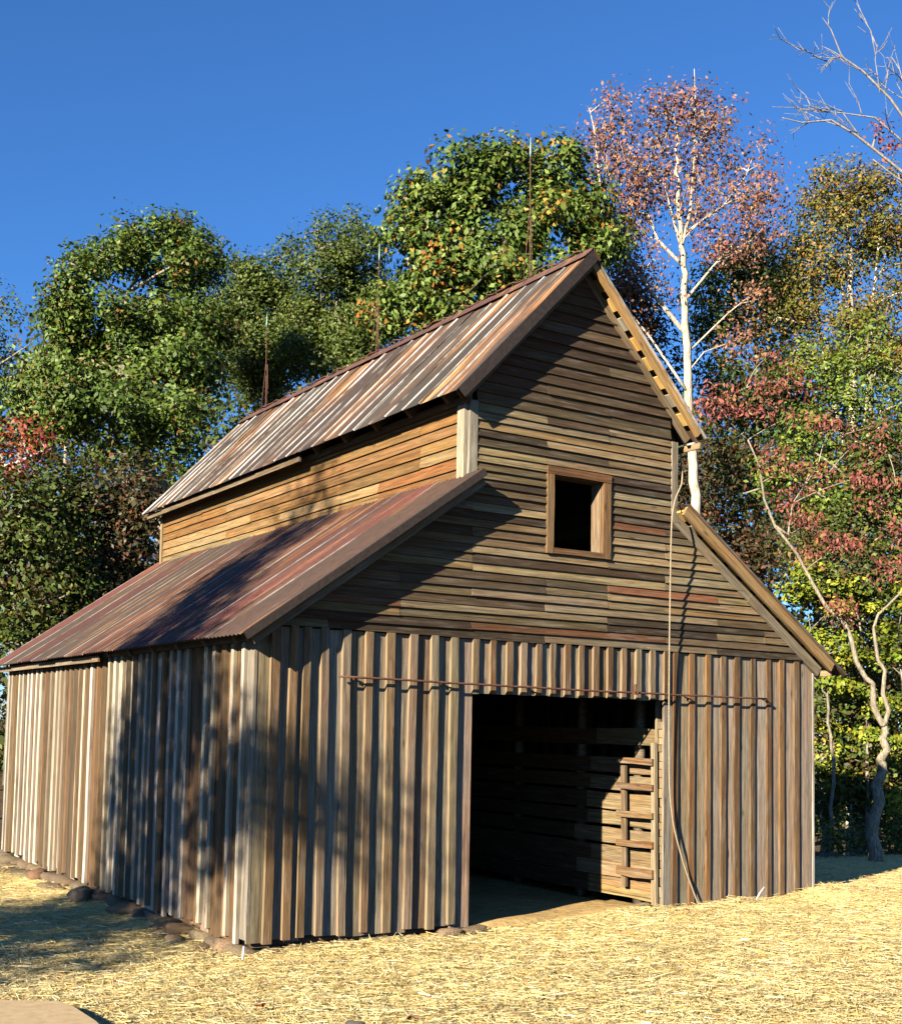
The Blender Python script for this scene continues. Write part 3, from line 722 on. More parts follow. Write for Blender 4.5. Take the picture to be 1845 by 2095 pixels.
# twisted rope hanging down the right of the front wall
ctrl = [np.array([4.52, .06, 4.42]), onY(1397, 985, -.02), onY(1381, 1020, -.14), onY(1375, 1050, -.235), onY(1373, 1090, -.24), onY(1371, 1200, -.16), onY(1369, 1330, -.11), onY(1368, 1480, -.085), onY(1369, 1620, -.065), onY(1378, 1695, -.06), onY(1400, 1775, -.055), onY(1424, 1840, -.05), onY(1432, 1856, -.06)]
ctrl = np.array(ctrl); tt = np.linspace(0, len(ctrl) - 1, 700); ip = np.stack([np.interp(tt, np.arange(len(ctrl)), ctrl[:, i]) for i in range(3)], 1)
ker = np.ones(41) / 41; pad = np.vstack([np.repeat(ip[:1], 20, 0), ip, np.repeat(ip[-1:], 20, 0)]); ip = np.stack([np.convolve(pad[:, i], ker, 'valid') for i in range(3)], 1)
ln = np.concatenate([[0], np.cumsum(np.linalg.norm(np.diff(ip, axis=0), axis=1))]); a = Acc()
for k_ in range(3):
    ang = ln * 2 * math.pi / .075 + k_ * 2.094
    a.add(*tube(ip + .0042 * np.stack([np.cos(ang), np.sin(ang) * .9, 0 * ang], 1), .0048, 4))
rope = new_obj('rope', a.mesh('rope', True), ROPE); tag(rope, 'long twisted hemp rope hanging down the front wall right of the doorway', 'rope')
# tan slab in the near left corner
sl = [onZ(*p, -.075) for p in ((-400, 2052), (60, 2054), (120, 2056), (146, 2064), (196, 2097), (330, 2230), (-400, 2300))]
nn = len(sl); v = [(p[0], p[1], -.055) for p in sl] + [(p[0], p[1], -.16) for p in sl]
slab = new_obj('concrete_slab', poly_mesh('concrete_slab', v, [tuple(range(nn - 1, -1, -1)), tuple(range(nn, 2 * nn))] + [(i, (i + 1) % nn, nn + (i + 1) % nn, nn + i) for i in range(nn)]), SLAB)
tag(slab, 'smooth tan slab edge lying in the straw, near left corner', 'slab')
for (px_, py_, s_, lab) in ((727, 2096, .055, 'dark grey stone half buried in the near straw'),):
    p_ = onZ(px_, py_, -.06); o = new_obj('stone', rocks[3], STONE, None, np.array(Matrix.Translation((p_[0], p_[1], -.075)) @ Matrix.Diagonal((s_, s_ * .8, s_ * .6, 1))), (.12, .115, .11)); tag(o, lab, 'stone')
def fallen_leaf(px_, py_, s_, col, lab):
    p_ = onZ(px_, py_, -.05); c_ = []; m = 10
    v = [(0, 0, .012)] + [((1 + .45 * math.cos(5 * t)) * s_ * math.cos(t), (1 + .45 * math.cos(5 * t)) * s_ * math.sin(t), .004 + .012 * math.sin(3 * t)) for t in np.linspace(0, 2 * math.pi, m * 2, endpoint=False)]
    f = [(0, 1 + i, 1 + (i + 1) % (2 * m), 0) for i in range(2 * m)]
    me = bpy.data.meshes.new('fallen_leaf'); me.from_pydata(v, [], [(0, 1 + i, 1 + (i + 1) % (2 * m)) for i in range(2 * m)]); me.update()
    at_ = me.color_attributes.new('tint', 'FLOAT_COLOR', 'POINT'); at_.data.foreach_set('color', np.tile((*col, 1), len(v)).astype(np.float32))
    o = new_obj('fallen_leaf', me, LEAF_MATT, None, np.array(Matrix.Translation((p_[0], p_[1], float(gh(p_[0], p_[1])) + .045)) @ Matrix.Rotation(random.uniform(-.4, .4), 4, 'X') @ Matrix.Rotation(random.random() * 6, 4, 'Z'))); tag(o, lab, 'leaf', 'leaves fallen on the straw')
fallen_leaf(532, 2048, .030, (.20, .045, .02), 'bright red fallen leaf in the straw left of centre')
fallen_leaf(845, 2070, .032, (.18, .07, .03), 'brown fallen leaf at the bottom of the straw near centre')
fallen_leaf(1405, 1885, .025, (.22, .10, .04), 'small brown leaf in the straw below the rope end')
def stick(p, q, r, col_mat, lab):
    a = Acc(); a.add(*tube([p, (np.array(p) + q) / 2 + np.array([0, 0, .01]), q], [r, r * .9, r * .6], 6)); o = new_obj('stick', a.mesh('stick', True), col_mat); tag(o, lab, 'stick')
WHITEWOOD = flat_mat('bleached_wood', (.62, .56, .46), .2, 40)
p_ = onZ(490, 1956, -.06); stick(p_ + np.array([0, -.06, -.02]), p_ + np.array([.01, -.05, .075]), .009, WHITEWOOD, 'short pale stick standing against the corner stone')
p_ = onZ(1548, 1842, .02); stick(p_ + np.array([-.05, -.03, .0]), p_ + np.array([.05, -.05, .13]), .007, WHITEWOOD, 'pale splinter poking out of the straw heap by the right corner')

# ------------------------------------------------------------------ trees
def leaves_mesh(name, centers, sig, per, size, pal, pw, droop=.2, up=.3, aspect=.55, sizes_var=.35, seed=0, flat=1.0):
    r = np.random.default_rng(seed); n = len(centers) * per
    c = np.repeat(centers, per, 0); s = np.repeat(np.broadcast_to(sig, (len(centers),)), per)
    off = r.normal(0, 1, (n, 3)); nl = np.linalg.norm(off, axis=1)[:, None] + 1e-6; off = off / nl * np.minimum(nl, 2.1)
    off[:, 2] *= flat
    p = c + off * s[:, None]
    cen = centers.mean(0); out = c - cen; out /= np.linalg.norm(out, axis=1)[:, None] + 1e-6; on = off / (np.linalg.norm(off, axis=1)[:, None] + 1e-6)
    nr = r.normal(0, .55, (n, 3)) + on * .9 + out * .45; nr[:, 2] += up * 1.2; nr /= np.linalg.norm(nr, axis=1)[:, None]
    d = r.normal(0, 1, (n, 3)); d[:, 2] -= droop * 2; d -= nr * (d * nr).sum(1)[:, None] * .85; d /= np.linalg.norm(d, axis=1)[:, None]
    w = np.cross(d, nr); w /= np.linalg.norm(w, axis=1)[:, None] + 1e-9
    L = size * (1 + r.uniform(-sizes_var, sizes_var, n)); Wd = L * aspect * r.uniform(.8, 1.2, n)
    a_ = p; b_ = p + d * (L * .45)[:, None] + w * (Wd / 2)[:, None]; e_ = p + d * L[:, None]; f_ = p + d * (L * .45)[:, None] - w * (Wd / 2)[:, None]
    nn = np.cross(d, w); b_ = b_ + nn * (Wd * .15)[:, None]; f_ = f_ + nn * (Wd * .15)[:, None]
    V = np.stack([a_, b_, e_, f_], 1).reshape(-1, 3); Fq = np.arange(n * 4).reshape(-1, 4)
    cl = r.choice(len(pal), len(centers), p=pw); ch = np.where(r.random(n) < .55, np.repeat(cl, per), r.choice(len(pal), n, p=pw))
    col = np.array(pal)[ch] * r.uniform(.72, 1.3, n)[:, None]
    return quick_mesh(name, V, Fq, np.repeat(np.clip(col, 0.002, .8), 4, 0))
def curve(p, q, r, sag=.0, n=6, wig=.06, up0=None):
    p, q = np.array(p, float), np.array(q, float); L = np.linalg.norm(q - p); t = np.linspace(0, 1, n)[:, None]
    m = (p + q) / 2 + np.array([0, 0, sag * L]) + r.normal(0, wig, 3) * L
    return (1 - t) ** 2 * p + 2 * t * (1 - t) * m + t * t * q
def lobes_px(lst, depth):
    out = []
    for l in lst:
        px_, py_, rx, ry = l[:4]; dd = depth + (l[4] if len(l) > 4 else 0)
        out.append((at(px_, py_, dd), rx * dd / F, ry * dd / F))
    return out
def densify(pts, n=6):
    pts = np.asarray(pts, float); k = len(pts); t = np.linspace(0, k - 1, (k - 1) * n + 1)
    return np.stack([np.interp(t, np.arange(k), pts[:, i]) for i in range(3)], 1)
def build_tree(name, label, trunk_px, r0, r1, lobes, depth, clumps_per_m3, per, sig, leaf, pal, pw, bark, lmat=None, seed=1, extra=(), droop=.2, up=.3, aspect=.55, cat='tree', group='trees around the barn', twigs=True, flat=.85, shell=.35, depth_r=1.0, maxc=260, limb_k=1.0):
    r = np.random.default_rng(seed)
    tr = [at(p[0], p[1], depth + (p[2] if len(p) > 2 else 0)) for p in trunk_px]
    base = tr[0].copy(); gz = float(gh(base[0], base[1])) - .1
    if base[2] > gz: tr = [np.array([base[0], base[1], gz])] + tr
    else: tr[0][2] = gz
    root = empty(name, tuple(tr[0])); tag(root, label, cat, group); O = np.array(tr[0])
    tp = densify(tr, 5); tp[1:-1] += r.normal(0, .02, (len(tp) - 2, 3))
    rad = np.linspace(0, 1, len(tp)); rad = r0 * (1 - rad) ** .8 + r1
    rad[:2] *= (1.35, 1.12)
    A = Acc(); A.add(*tube(tp - O, rad, 8 if r0 > .07 else 6)); new_obj('trunk', A.mesh('trunk', True), bark, root)
    B = Acc(); lim_pts = [tp[len(tp) // 3:]]
    for e in extra:                                       # limbs traced one by one
        ep = densify([at(p[0], p[1], depth + (p[2] if len(p) > 2 else 0)) for p in e[0]], 4); B.add(*tube(ep - O, np.linspace(e[1], e[2], len(ep)), 6)); lim_pts.append(ep)
    cents = []
    LB = []
    for (c, rx, ry) in lobes_px(lobes, depth):
        k5 = 8 if max(rx, ry) > .45 else 3
        for _ in range(k5):
            u_ = r.normal(0, 1, 3); u_ /= np.linalg.norm(u_); s_ = r.uniform(.26, .54)
            LB.append((c + (u_[0] * RGT * rx + u_[1] * FWD * min(max(rx, ry), 1.8) * depth_r + u_[2] * Z * ry) * r.uniform(.55, 1.10), rx * s_, ry * s_))
    for (c, rx, ry) in LB:
        rd = min(rx, ry) * 1.1 * depth_r
        vol = 4.19 * rx * ry * rd; nc = int(np.clip(vol * clumps_per_m3 * 2.2, 3, maxc))
        u_ = r.normal(0, 1, (nc, 3)); u_ /= np.linalg.norm(u_, axis=1)[:, None]; rr = (shell + (1 - shell) * r.random(nc)) ** .5
        P = c + (u_[:, :1] * RGT * rx + u_[:, 1:2] * FWD * rd + u_[:, 2:3] * np.array([0, 0, 1]) * ry) * rr[:, None]
        allp = np.vstack(lim_pts)
        dz = allp[:, 2] - (c[2] - .35 * np.linalg.norm(allp[:, :2] - c[:2], axis=1)); dist = np.linalg.norm(allp - c, axis=1) + np.where(dz > 0, dz * 3, 0)
        st = allp[np.argmin(dist)]; L = np.linalg.norm(c - st)
        limb = curve(st, c, r, .08, 7, .07); lr = min(r0 * .45, .02 + .012 * L) * limb_k
        if L > .3: B.add(*tube(limb - O, np.linspace(lr, lr * .35, 7), 6)); lim_pts.append(limb)
        if twigs:
            for p in P:
                j = np.argmin(np.linalg.norm(limb - p, axis=1) + np.arange(7)[::-1] * .05); q = limb[j]
                if np.linalg.norm(p - q) > .15: B.add(*tube(curve(q, p, r, .05, 4, .08) - O, np.linspace(lr * .38, .006, 4), 4))
        cents.append(P)
    if B.n: new_obj('branches', B.mesh('branches', True), bark, root)
    if cents:
        cc = np.vstack(cents)
        me = leaves_mesh('crown', cc - O, sig * .85 * r.uniform(.7, 1.3, len(cc)), int(per * (1.55 if lmat is None else 1.5)), leaf * (.80 if lmat is None else .82), pal, pw, droop, up, aspect, seed=seed + 5, flat=flat)
        new_obj('crown', me, lmat or LEAF, root)
    return root
OAK = [(.090, .130, .022), (.120, .170, .030), (.065, .10, .020), (.17, .21, .045), (.15, .12, .03), (.20, .08, .022)]; OAKW = [.34, .26, .2, .12, .05, .03]
OAK2 = [(.095, .14, .024), (.13, .175, .034), (.065, .10, .020), (.19, .22, .05), (.38, .20, .035), (.30, .11, .024)]; OAK2W = [.33, .25, .2, .14, .05, .03]
FINE = [(.09, .125, .024), (.125, .155, .033), (.065, .09, .018), (.17, .16, .036)]; FINEW = [.4, .25, .25, .1]
GUM = [(.30, .125, .08), (.34, .18, .10), (.22, .09, .06), (.34, .11, .09), (.32, .20, .09)]; GUMW = [.33, .22, .2, .15, .10]
GOLD = [(.21, .155, .025), (.27, .17, .03), (.14, .13, .022), (.28, .13, .03), (.10, .125, .022)]; GOLDW = [.28, .16, .24, .08, .24]
RED = [(.26, .07, .055), (.20, .05, .042), (.30, .10, .07), (.28, .14, .06)]; REDW = [.42, .28, .2, .1]
LIME = [(.26, .30, .028), (.34, .32, .03), (.16, .22, .022), (.40, .29, .03)]; LIMEW = [.38, .25, .27, .1]
DARK = [(.06, .09, .018), (.085, .12, .022), (.09, .075, .024), (.11, .06, .024), (.17, .18, .026)]; DARKW = [.34, .28, .16, .12, .10]
GREENY = [(.12, .17, .022), (.18, .21, .028), (.08, .12, .02)]
BROWN = [(.06, .045, .02), (.10, .06, .025), (.045, .055, .018), (.15, .05, .025)]; BROWNW = [.35, .25, .28, .12]

def dim(p, f, g=1.0): return [(c[0] * f, c[1] * f * g, c[2] * f) for c in p]
OAK = dim(OAK, .74, 1.06); OAK2 = dim(OAK2, .80, 1.05); FINE = dim(FINE, .70, 1.05); LIME = dim(LIME, .8, 1.02); GOLD = dim(GOLD, .85, 1.0); GUM = dim(GUM, .86, 1.04); RED = dim(RED, .85, 1.05); DARK = dim(DARK, .72); BROWN = dim(BROWN, .8)
build_tree('oak_tree', 'broad dark green oak behind the roofs, second from the left edge', [(345, 1400), (335, 1020), (300, 950), (265, 830), (245, 700), (260, 600)], .20, .03,
    [(352, 455, 36, 36), (340, 510, 70, 60), (250, 520, 60, 55), (160, 575, 52, 60), (410, 580, 60, 80), (120, 680, 60, 70), (300, 620, 110, 80), (200, 700, 100, 80), (400, 720, 80, 90), (310, 760, 110, 80), (100, 800, 80, 70, -1), (200, 860, 110, 70, -1), (360, 880, 80, 70, -1), (60, 870, 60, 60, -.5)], 23, 34, 46, .215, .125, OAK, OAKW, BARK_GREY, seed=3)
build_tree('oak_tree', 'thin grey-green tree cut off by the left edge of the view', [(-120, 1400), (-90, 900), (-60, 700)], .14, .02, [(-50, 620, 65, 70), (-40, 720, 55, 50), (-30, 800, 45, 40), (-80, 880, 70, 60)], 27, 7, 34, .30, .11, FINE, FINEW, BARK_GREY, seed=4, extra=[([(-70, 800), (0, 745), (60, 705)], .05, .012), ([(-60, 820), (0, 775), (70, 762)], .04, .01)])
build_tree('ash_tree', 'shorter fine-leaved green tree behind the rear lightning rod', [(560, 1400), (550, 900), (545, 700)], .14, .02, [(500, 570, 45, 45), (585, 555, 40, 50), (545, 640, 90, 70), (500, 730, 80, 80), (580, 750, 80, 80), (470, 660, 40, 60)], 27, 34, 48, .20, .105, FINE, FINEW, BARK_GREY, seed=6, droop=.1)
build_tree('ash_tree', 'tall fine-leaved green tree behind the middle lightning rod', [(680, 1400), (690, 850), (690, 600)], .16, .02, [(690, 490, 60, 50), (740, 530, 55, 50), (650, 560, 50, 60), (700, 600, 100, 70), (680, 690, 100, 80), (760, 640, 60, 70), (620, 680, 50, 70)], 26, 34, 50, .20, .10, FINE, FINEW, BARK_GREY, seed=8, droop=.1)
build_tree('oak_tree', 'large glossy oak with a few orange sprays behind the ridge', [(1010, 1400), (1015, 800), (1030, 560), (1040, 420)], .24, .04,
    [(960, 350, 60, 55), (1050, 325, 65, 45), (1130, 350, 50, 45), (905, 400, 60, 50), (1190, 400, 50, 55), (850, 400, 40, 45), (1010, 420, 90, 60), (845, 490, 45, 60), (930, 490, 80, 60), (1100, 450, 80, 60), (880, 580, 70, 65), (990, 570, 80, 60), (1200, 480, 60, 60), (830, 640, 60, 40), (1110, 560, 70, 50), (930, 650, 80, 40)], 24, 30, 42, .225, .15, OAK2, OAK2W, BARK_DARK, seed=10, droop=.35, aspect=.6)
gum_limbs = [([(1408, 690), (1335, 600), (1290, 530), (1245, 470), (1228, 380), (1215, 260), (1205, 220)], .075, .012), ([(1398, 545), (1345, 490), (1320, 420), (1305, 350)], .06, .012), ([(1392, 500), (1375, 440), (1360, 380)], .05, .012),
    ([(1393, 510), (1412, 430), (1420, 330), (1422, 200), (1420, 140)], .055, .008), ([(1405, 610), (1450, 555), (1480, 520), (1560, 480)], .05, .012), ([(1396, 480), (1480, 420), (1525, 360), (1540, 320)], .04, .006), ([(1408, 720), (1490, 640), (1540, 600)], .035, .01), ([(1405, 800), (1330, 690), (1290, 640)], .05, .012), ([(1412, 890), (1370, 880)], .03, .015), ([(1408, 760), (1440, 720), (1520, 690)], .025, .008)]
build_tree('sweetgum_tree', 'tall pale-trunked tree with thin coral red leaves, tallest in view', [(1428, 1300), (1425, 1040), (1412, 900), (1407, 760), (1402, 640), (1398, 540), (1388, 440), (1385, 330), (1383, 260)], .115, .012,
    [(1385, 185, 45, 45), (1330, 230, 40, 45), (1430, 240, 50, 50), (1385, 290, 75, 55), (1300, 330, 60, 60), (1460, 330, 60, 55), (1390, 390, 90, 50), (1260, 330, 35, 60), (1480, 420, 70, 60), (1320, 420, 60, 50), (1550, 380, 35, 60), (1240, 240, 30, 50), (1240, 440, 50, 45), (1560, 460, 40, 40), (1290, 530, 50, 40), (1500, 500, 50, 30), (1330, 600, 40, 30), (1220, 500, 40, 30), (1535, 605, 36, 24), (1510, 690, 30, 22), (1555, 480, 36, 28), (1290, 650, 30, 26)], 25, 13, 26, .30, .095, GUM, GUMW, BARK_PALE, LEAF_MATT, seed=12, limb_k=.6, extra=[(l_, a_ * .72, b_ * .8) for l_, a_, b_ in gum_limbs], droop=.5, aspect=.6, shell=.1)
build_tree('hickory_tree', 'golden brown tree with several pale stems at the right edge', [(1745, 1700), (1752, 1000), (1742, 760), (1740, 560), (1735, 430)], .13, .02,
    [(1700, 385, 55, 45), (1770, 375, 55, 45), (1830, 400, 55, 60), (1660, 460, 45, 60), (1740, 470, 80, 60), (1830, 500, 70, 70), (1650, 560, 50, 60), (1730, 590, 90, 60), (1820, 620, 80, 70), (1640, 660, 50, 60), (1730, 700, 80, 60), (1820, 760, 80, 70)], 26, 20, 44, .28, .10, GOLD, GOLDW, BARK_PALE, LEAF_MATT, seed=14, droop=.2,
    extra=[([(1752, 1100), (1775, 800), (1785, 620), (1800, 470)], .06, .012), ([(1750, 1000), (1690, 760), (1665, 600), (1650, 480)], .05, .01), ([(1760, 1150), (1800, 850), (1830, 640)], .05, .012), ([(1742, 680), (1715, 560), (1690, 480)], .035, .01)])
# leafless tree with its crown coming in from the right
bare_limbs = [([(1935, 430), (1880, 380), (1820, 330), (1750, 275), (1700, 245), (1640, 250), (1600, 240)], .085, .012), ([(1920, 380), (1870, 270), (1820, 200), (1765, 145), (1722, 115), (1700, 60), (1682, 35)], .075, .009), ([(1935, 460), (1880, 390), (1830, 360), (1785, 325)], .05, .02),
    ([(1870, 270), (1850, 180), (1830, 100)], .04, .008), ([(1760, 280), (1720, 225), (1650, 215)], .03, .008), ([(1800, 190), (1790, 120), (1795, 90)], .025, .006), ([(1722, 115), (1690, 125), (1645, 100)], .025, .006), ([(1860, 300), (1790, 240), (1720, 230), (1650, 225)], .045, .008)]
bare_limbs = [(l_, a_ * .42, b_ * .55) for l_, a_, b_ in bare_limbs]
rb_ = np.random.default_rng(5); sub = []
for limb, ra, rz_ in bare_limbs:
    L_ = np.array(limb, float)
    for _ in range(5):
        i = rb_.integers(1, len(L_)); t = rb_.random(); p = L_[i - 1] * (1 - t) + L_[i] * t; d = L_[i] - L_[i - 1]; ang = math.atan2(d[1], d[0]) + rb_.choice([-1, 1]) * rb_.uniform(.4, 1.1); ln_ = rb_.uniform(25, 85)
        q = p + ln_ * np.array([math.cos(ang), math.sin(ang) - .45]); m = (p + q) / 2 + rb_.normal(0, 5, 2); dz = rb_.uniform(-.6, .6)
        sub.append(([(p[0], p[1], 0), (m[0], m[1], dz * .5), (q[0], q[1], dz)], .010, .004))
        for __ in range(3):
            t2 = rb_.uniform(.3, 1); p2 = p + (q - p) * t2; a2 = ang + rb_.uniform(-1, 1); q2 = p2 + rb_.uniform(12, 38) * np.array([math.cos(a2), math.sin(a2) - .3]); sub.append(([(p2[0], p2[1], dz * t2), (q2[0], q2[1], dz * t2 + rb_.uniform(-.3, .3))], .005, .0025))
build_tree('bare_tree', 'leafless pale-limbed tree reaching in at the top right corner', [(1990, 1700), (1960, 900), (1935, 450), (1900, 200), (1880, 60)], .15, .02, [(1825, 290, 18, 12), (1800, 265, 10, 6)], 22, 6, 5, .2, .10, RED, REDW, BARK_ASH, LEAF_MATT, seed=16, extra=bare_limbs + sub, droop=.5)
# red-leaved small tree with a crooked stem beside the barn
stemL = [(1808, 1485), (1798, 1470), (1787, 1446), (1785, 1399), (1771, 1388), (1752, 1355), (1741, 1306), (1729, 1277), (1690, 1242), (1666, 1200), (1630, 1133), (1585, 1076), (1563, 1021), (1554, 954), (1530, 900)]
stemR = [(1808, 1485), (1818, 1455), (1806, 1420), (1810, 1372), (1796, 1351), (1789, 1302), (1787, 1286), (1796, 1258), (1815, 1240), (1850, 1205), (1900, 1120)]
build_tree('dogwood_tree', 'crooked forked tree with drooping crimson leaves beside the right corner', [(1790, 1790), (1791, 1611), (1804, 1580), (1807, 1540), (1808, 1485)], .045, .042,
    [(1480, 790, 55, 50), (1560, 760, 60, 45), (1630, 770, 45, 50), (1510, 860, 60, 35), (1600, 850, 50, 35), (1450, 850, 35, 40), (1570, 930, 40, 30), (1660, 965, 60, 20), (1740, 980, 60, 26), (1810, 1010, 50, 35), (1620, 1010, 40, 22), (1640, 1065, 45, 16), (1800, 1080, 50, 30), (1740, 1105, 60, 16), (1690, 1130, 50, 14), (1735, 1245, 42, 28), (1840, 1160, 30, 30), (1700, 880, 50, 30), (1790, 900, 45, 35)], 16.3, 12, 15, .16, .085, RED, REDW, BARK_MOTTLED, LEAF_MATT, seed=18,
    extra=[(stemL, .046, .012), (stemR, .034, .012), ([(1585, 1076), (1612, 1094), (1621, 1030)], .022, .008), ([(1554, 1000), (1520, 1010)], .02, .008)], droop=.9, aspect=.42, flat=.5, limb_k=.4)
build_tree('poplar_tree', 'straight grey trunk standing left of the crooked forked tree', [(1757, 1790), (1757, 1560), (1757, 1380), (1764, 1180), (1775, 900), (1780, 700)], .112, .03, [(1780, 720, 50, 60), (1740, 800, 50, 50), (1700, 1150, 50, 40), (1820, 820, 50, 50), (1680, 740, 50, 40), (1830, 900, 50, 50), (1650, 890, 50, 40), (1790, 1060, 60, 40), (1620, 960, 50, 40), (1720, 1030, 50, 40), (1840, 1180, 50, 60)], 23.5, 13, 30, .22, .11, GREENY, [.4, .3, .3], BARK_MOTTLED, LEAF_MATT, seed=20)
build_tree('poplar_tree', 'slim grey trunk half hidden by yellow-green leaves at the right corner', [(1690, 1790), (1688, 1600), (1686, 1480), (1690, 1300), (1700, 1000)], .085, .02, [(1690, 1000, 60, 60), (1650, 1100, 50, 50), (1720, 900, 60, 60)], 24.5, 12, 34, .25, .11, DARK, DARKW, BARK_MOTTLED, seed=21)
SAP = [('slender sapling with lime leaves just right of the lower roof edge', [(1700, 1790), (1705, 1560), (1690, 1420), (1665, 1385)], [(1650, 1225, 50, 16), (1700, 1245, 45, 14), (1620, 1190, 35, 18), (1715, 1320, 36, 16), (1700, 1400, 40, 14), (1745, 1345, 28, 12)], 22),
       ('bushy yellow-green sapling at the foot of the right corner', [(1720, 1800), (1715, 1650), (1705, 1520)], [(1700, 1500, 45, 18), (1690, 1540, 40, 16), (1740, 1480, 30, 18), (1720, 1575, 55, 16), (1690, 1610, 40, 12), (1760, 1600, 40, 14)], 23),
       ('tall thin lime-leaved sapling behind the fork of the crooked tree', [(1770, 1790), (1775, 1500), (1760, 1300), (1740, 1180)], [(1740, 1190, 50, 18), (1780, 1230, 40, 16), (1700, 1200, 36, 14), (1770, 1400, 40, 18), (1800, 1450, 36, 16), (1740, 1420, 36, 14), (1650, 1300, 36, 16), (1800, 1560, 40, 16), (1660, 1170, 40, 16)], 22.5),
       ('leafy yellow-green sapling at the right edge below the crimson sprays', [(1860, 1800), (1850, 1500), (1835, 1300)], [(1830, 1290, 25, 30), (1820, 1340, 25, 26), (1840, 1220, 25, 30), (1780, 1340, 26, 10), (1830, 1520, 35, 16), (1790, 1510, 30, 14), (1845, 1420, 25, 25), (1830, 1640, 35, 25)], 21.5)]
for i, (lab, tpx, lob, dep) in enumerate(SAP):
    build_tree('sapling', lab, tpx, .03, .01, lob, dep, 60, 20, .16, .10, LIME, LIMEW, BARK_GREY, LEAF_MATT, seed=30 + i, cat='sapling', group='saplings at the right of the barn', droop=.25, up=.7, aspect=.75, flat=.4)
build_tree('oak_tree', 'dark green tree between the pale trunk and the golden tree', [(1560, 1700), (1550, 1100), (1545, 700)], .18, .03, [(1560, 520, 50, 45), (1480, 560, 60, 50), (1600, 590, 45, 60), (1540, 640, 80, 60), (1470, 680, 50, 60), (1580, 760, 70, 60), (1500, 800, 60, 60), (1600, 880, 70, 60), (1520, 960, 80, 60), (1620, 1020, 70, 60)], 28, 17, 40, .33, .14, [(.04, .075, .018), (.06, .09, .02), (.03, .05, .015), (.14, .11, .025)], [.35, .25, .25, .15], BARK_DARK, seed=40)
build_tree('oak_tree', 'dark reddish tree showing between the pale trunk and the right roof edge', [(1330, 1500), (1320, 1000), (1310, 760)], .14, .02, [(1300, 640, 60, 60), (1340, 740, 50, 60), (1260, 600, 50, 50), (1460, 940, 50, 60), (1450, 1040, 40, 60), (1480, 1120, 60, 60), (1380, 980, 40, 60), (1560, 1150, 60, 60)], 27, 17, 36, .3, .13, BROWN, BROWNW, BARK_DARK, LEAF_MATT, seed=41)
build_tree('oak_tree', 'shaded tree filling the gap right of the lower roof', [(1880, 1750), (1870, 1300), (1860, 1050)], .16, .03, [(1840, 1000, 70, 70), (1800, 900, 60, 60), (1740, 1080, 70, 70), (1840, 1150, 70, 70), (1680, 1180, 60, 60), (1790, 1260, 70, 60), (1860, 1350, 60, 70), (1700, 1320, 50, 60), (1780, 1430, 60, 60), (1860, 1520, 60, 60), (1700, 1450, 50, 50), (1780, 1580, 70, 60), (1700, 1620, 60, 50), (1850, 1660, 60, 50)], 23, 17, 40, .32, .13, DARK, DARKW, BARK_DARK, seed=42)
# left edge and the shaded understorey behind the left lean-to
build_tree('maple_tree', 'scarlet leafed branch coming in at the left edge', [(-160, 1500), (-130, 1100), (-100, 960)], .1, .03, [(20, 895, 45, 22), (75, 900, 36, 20), (10, 960, 40, 18), (-50, 920, 50, 30), (20, 1100, 30, 20)], 20, 30, 22, .2, .11, [(.26, .055, .03), (.20, .035, .025), (.30, .10, .04)], [.5, .3, .2], BARK_PALE, LEAF_MATT, seed=44, extra=[([(-110, 1000), (-20, 962), (40, 945), (80, 925), (112, 916)], .045, .014)], droop=.4)
UND = [('green shrubby tree low behind the lean-to at the left edge', [(40, 1500), (50, 1200)], [(10, 1010, 60, 60), (60, 1110, 70, 60), (20, 1200, 70, 60), (110, 1200, 70, 60), (50, 1290, 80, 50), (-30, 1120, 50, 70)], DARK, DARKW, 19.5),
       ('brown and russet shrubby tree under the left end of the upper roof', [(240, 1400), (240, 1150)], [(260, 1000, 60, 60), (310, 1070, 40, 60), (200, 1060, 60, 60), (270, 1120, 60, 60), (190, 1160, 70, 60), (290, 1180, 50, 50)], BROWN, BROWNW, 21),
       ('dark mottled shrubby tree between the russet one and the left edge', [(150, 1500), (150, 1250)], [(140, 1010, 60, 50), (120, 1080, 60, 60), (150, 1230, 70, 50), (220, 1240, 60, 40), (90, 1300, 80, 40), (160, 1140, 50, 50)], DARK, DARKW, 20.5)]
for i, (lab, tpx, lob, pal, pw, dep) in enumerate(UND):
    build_tree('shrub', lab, tpx, .07, .02, lob, dep, 20, 40, .27, .12, pal, pw, BARK_GREY, seed=50 + i, cat='shrub', group='shrubs behind the left lean-to')
# forest-edge shrubs and trunks at the right, and the wood beyond
for i, (px_, dep, h, lab) in enumerate(((1720, 18.0, 1690, 'low leafy shrub at the wood edge next to the barn corner'), (1830, 19.0, 1700, 'low dark shrub at the wood edge by the right margin'))):
    build_tree('shrub', lab, [(px_, 1800), (px_, h + 20)], .03, .01, [(px_, h, 35, 26), (px_ + 30, h + 35, 35, 22), (px_ - 25, h + 40, 28, 22)], dep, 40, 26, .16, .075, DARK + [(.15, .18, .02)], [.3, .25, .12, .08, .1, .15], BARK_GREY, seed=60 + i, cat='shrub', group='shrubs at the wood edge', up=.6)
def woods():
    r = np.random.default_rng(77); N = 2300; P = []
    for _ in range(N):
        dep = r.uniform(32, 48); px_ = r.uniform(-500, 2400); top = (690 if px_ < 1000 else 800) + 70 * math.sin(px_ * .011) + 60 * math.sin(px_ * .031 + 1); py_ = r.uniform(top, 1700); P.append(at(px_, py_, dep))
    return leaves_mesh('distant_woods', np.array(P), np.full(N, .75), 70, .22, DARK[:4] + [(.09, .085, .02)], [.34, .26, .14, .10, .16], seed=3)
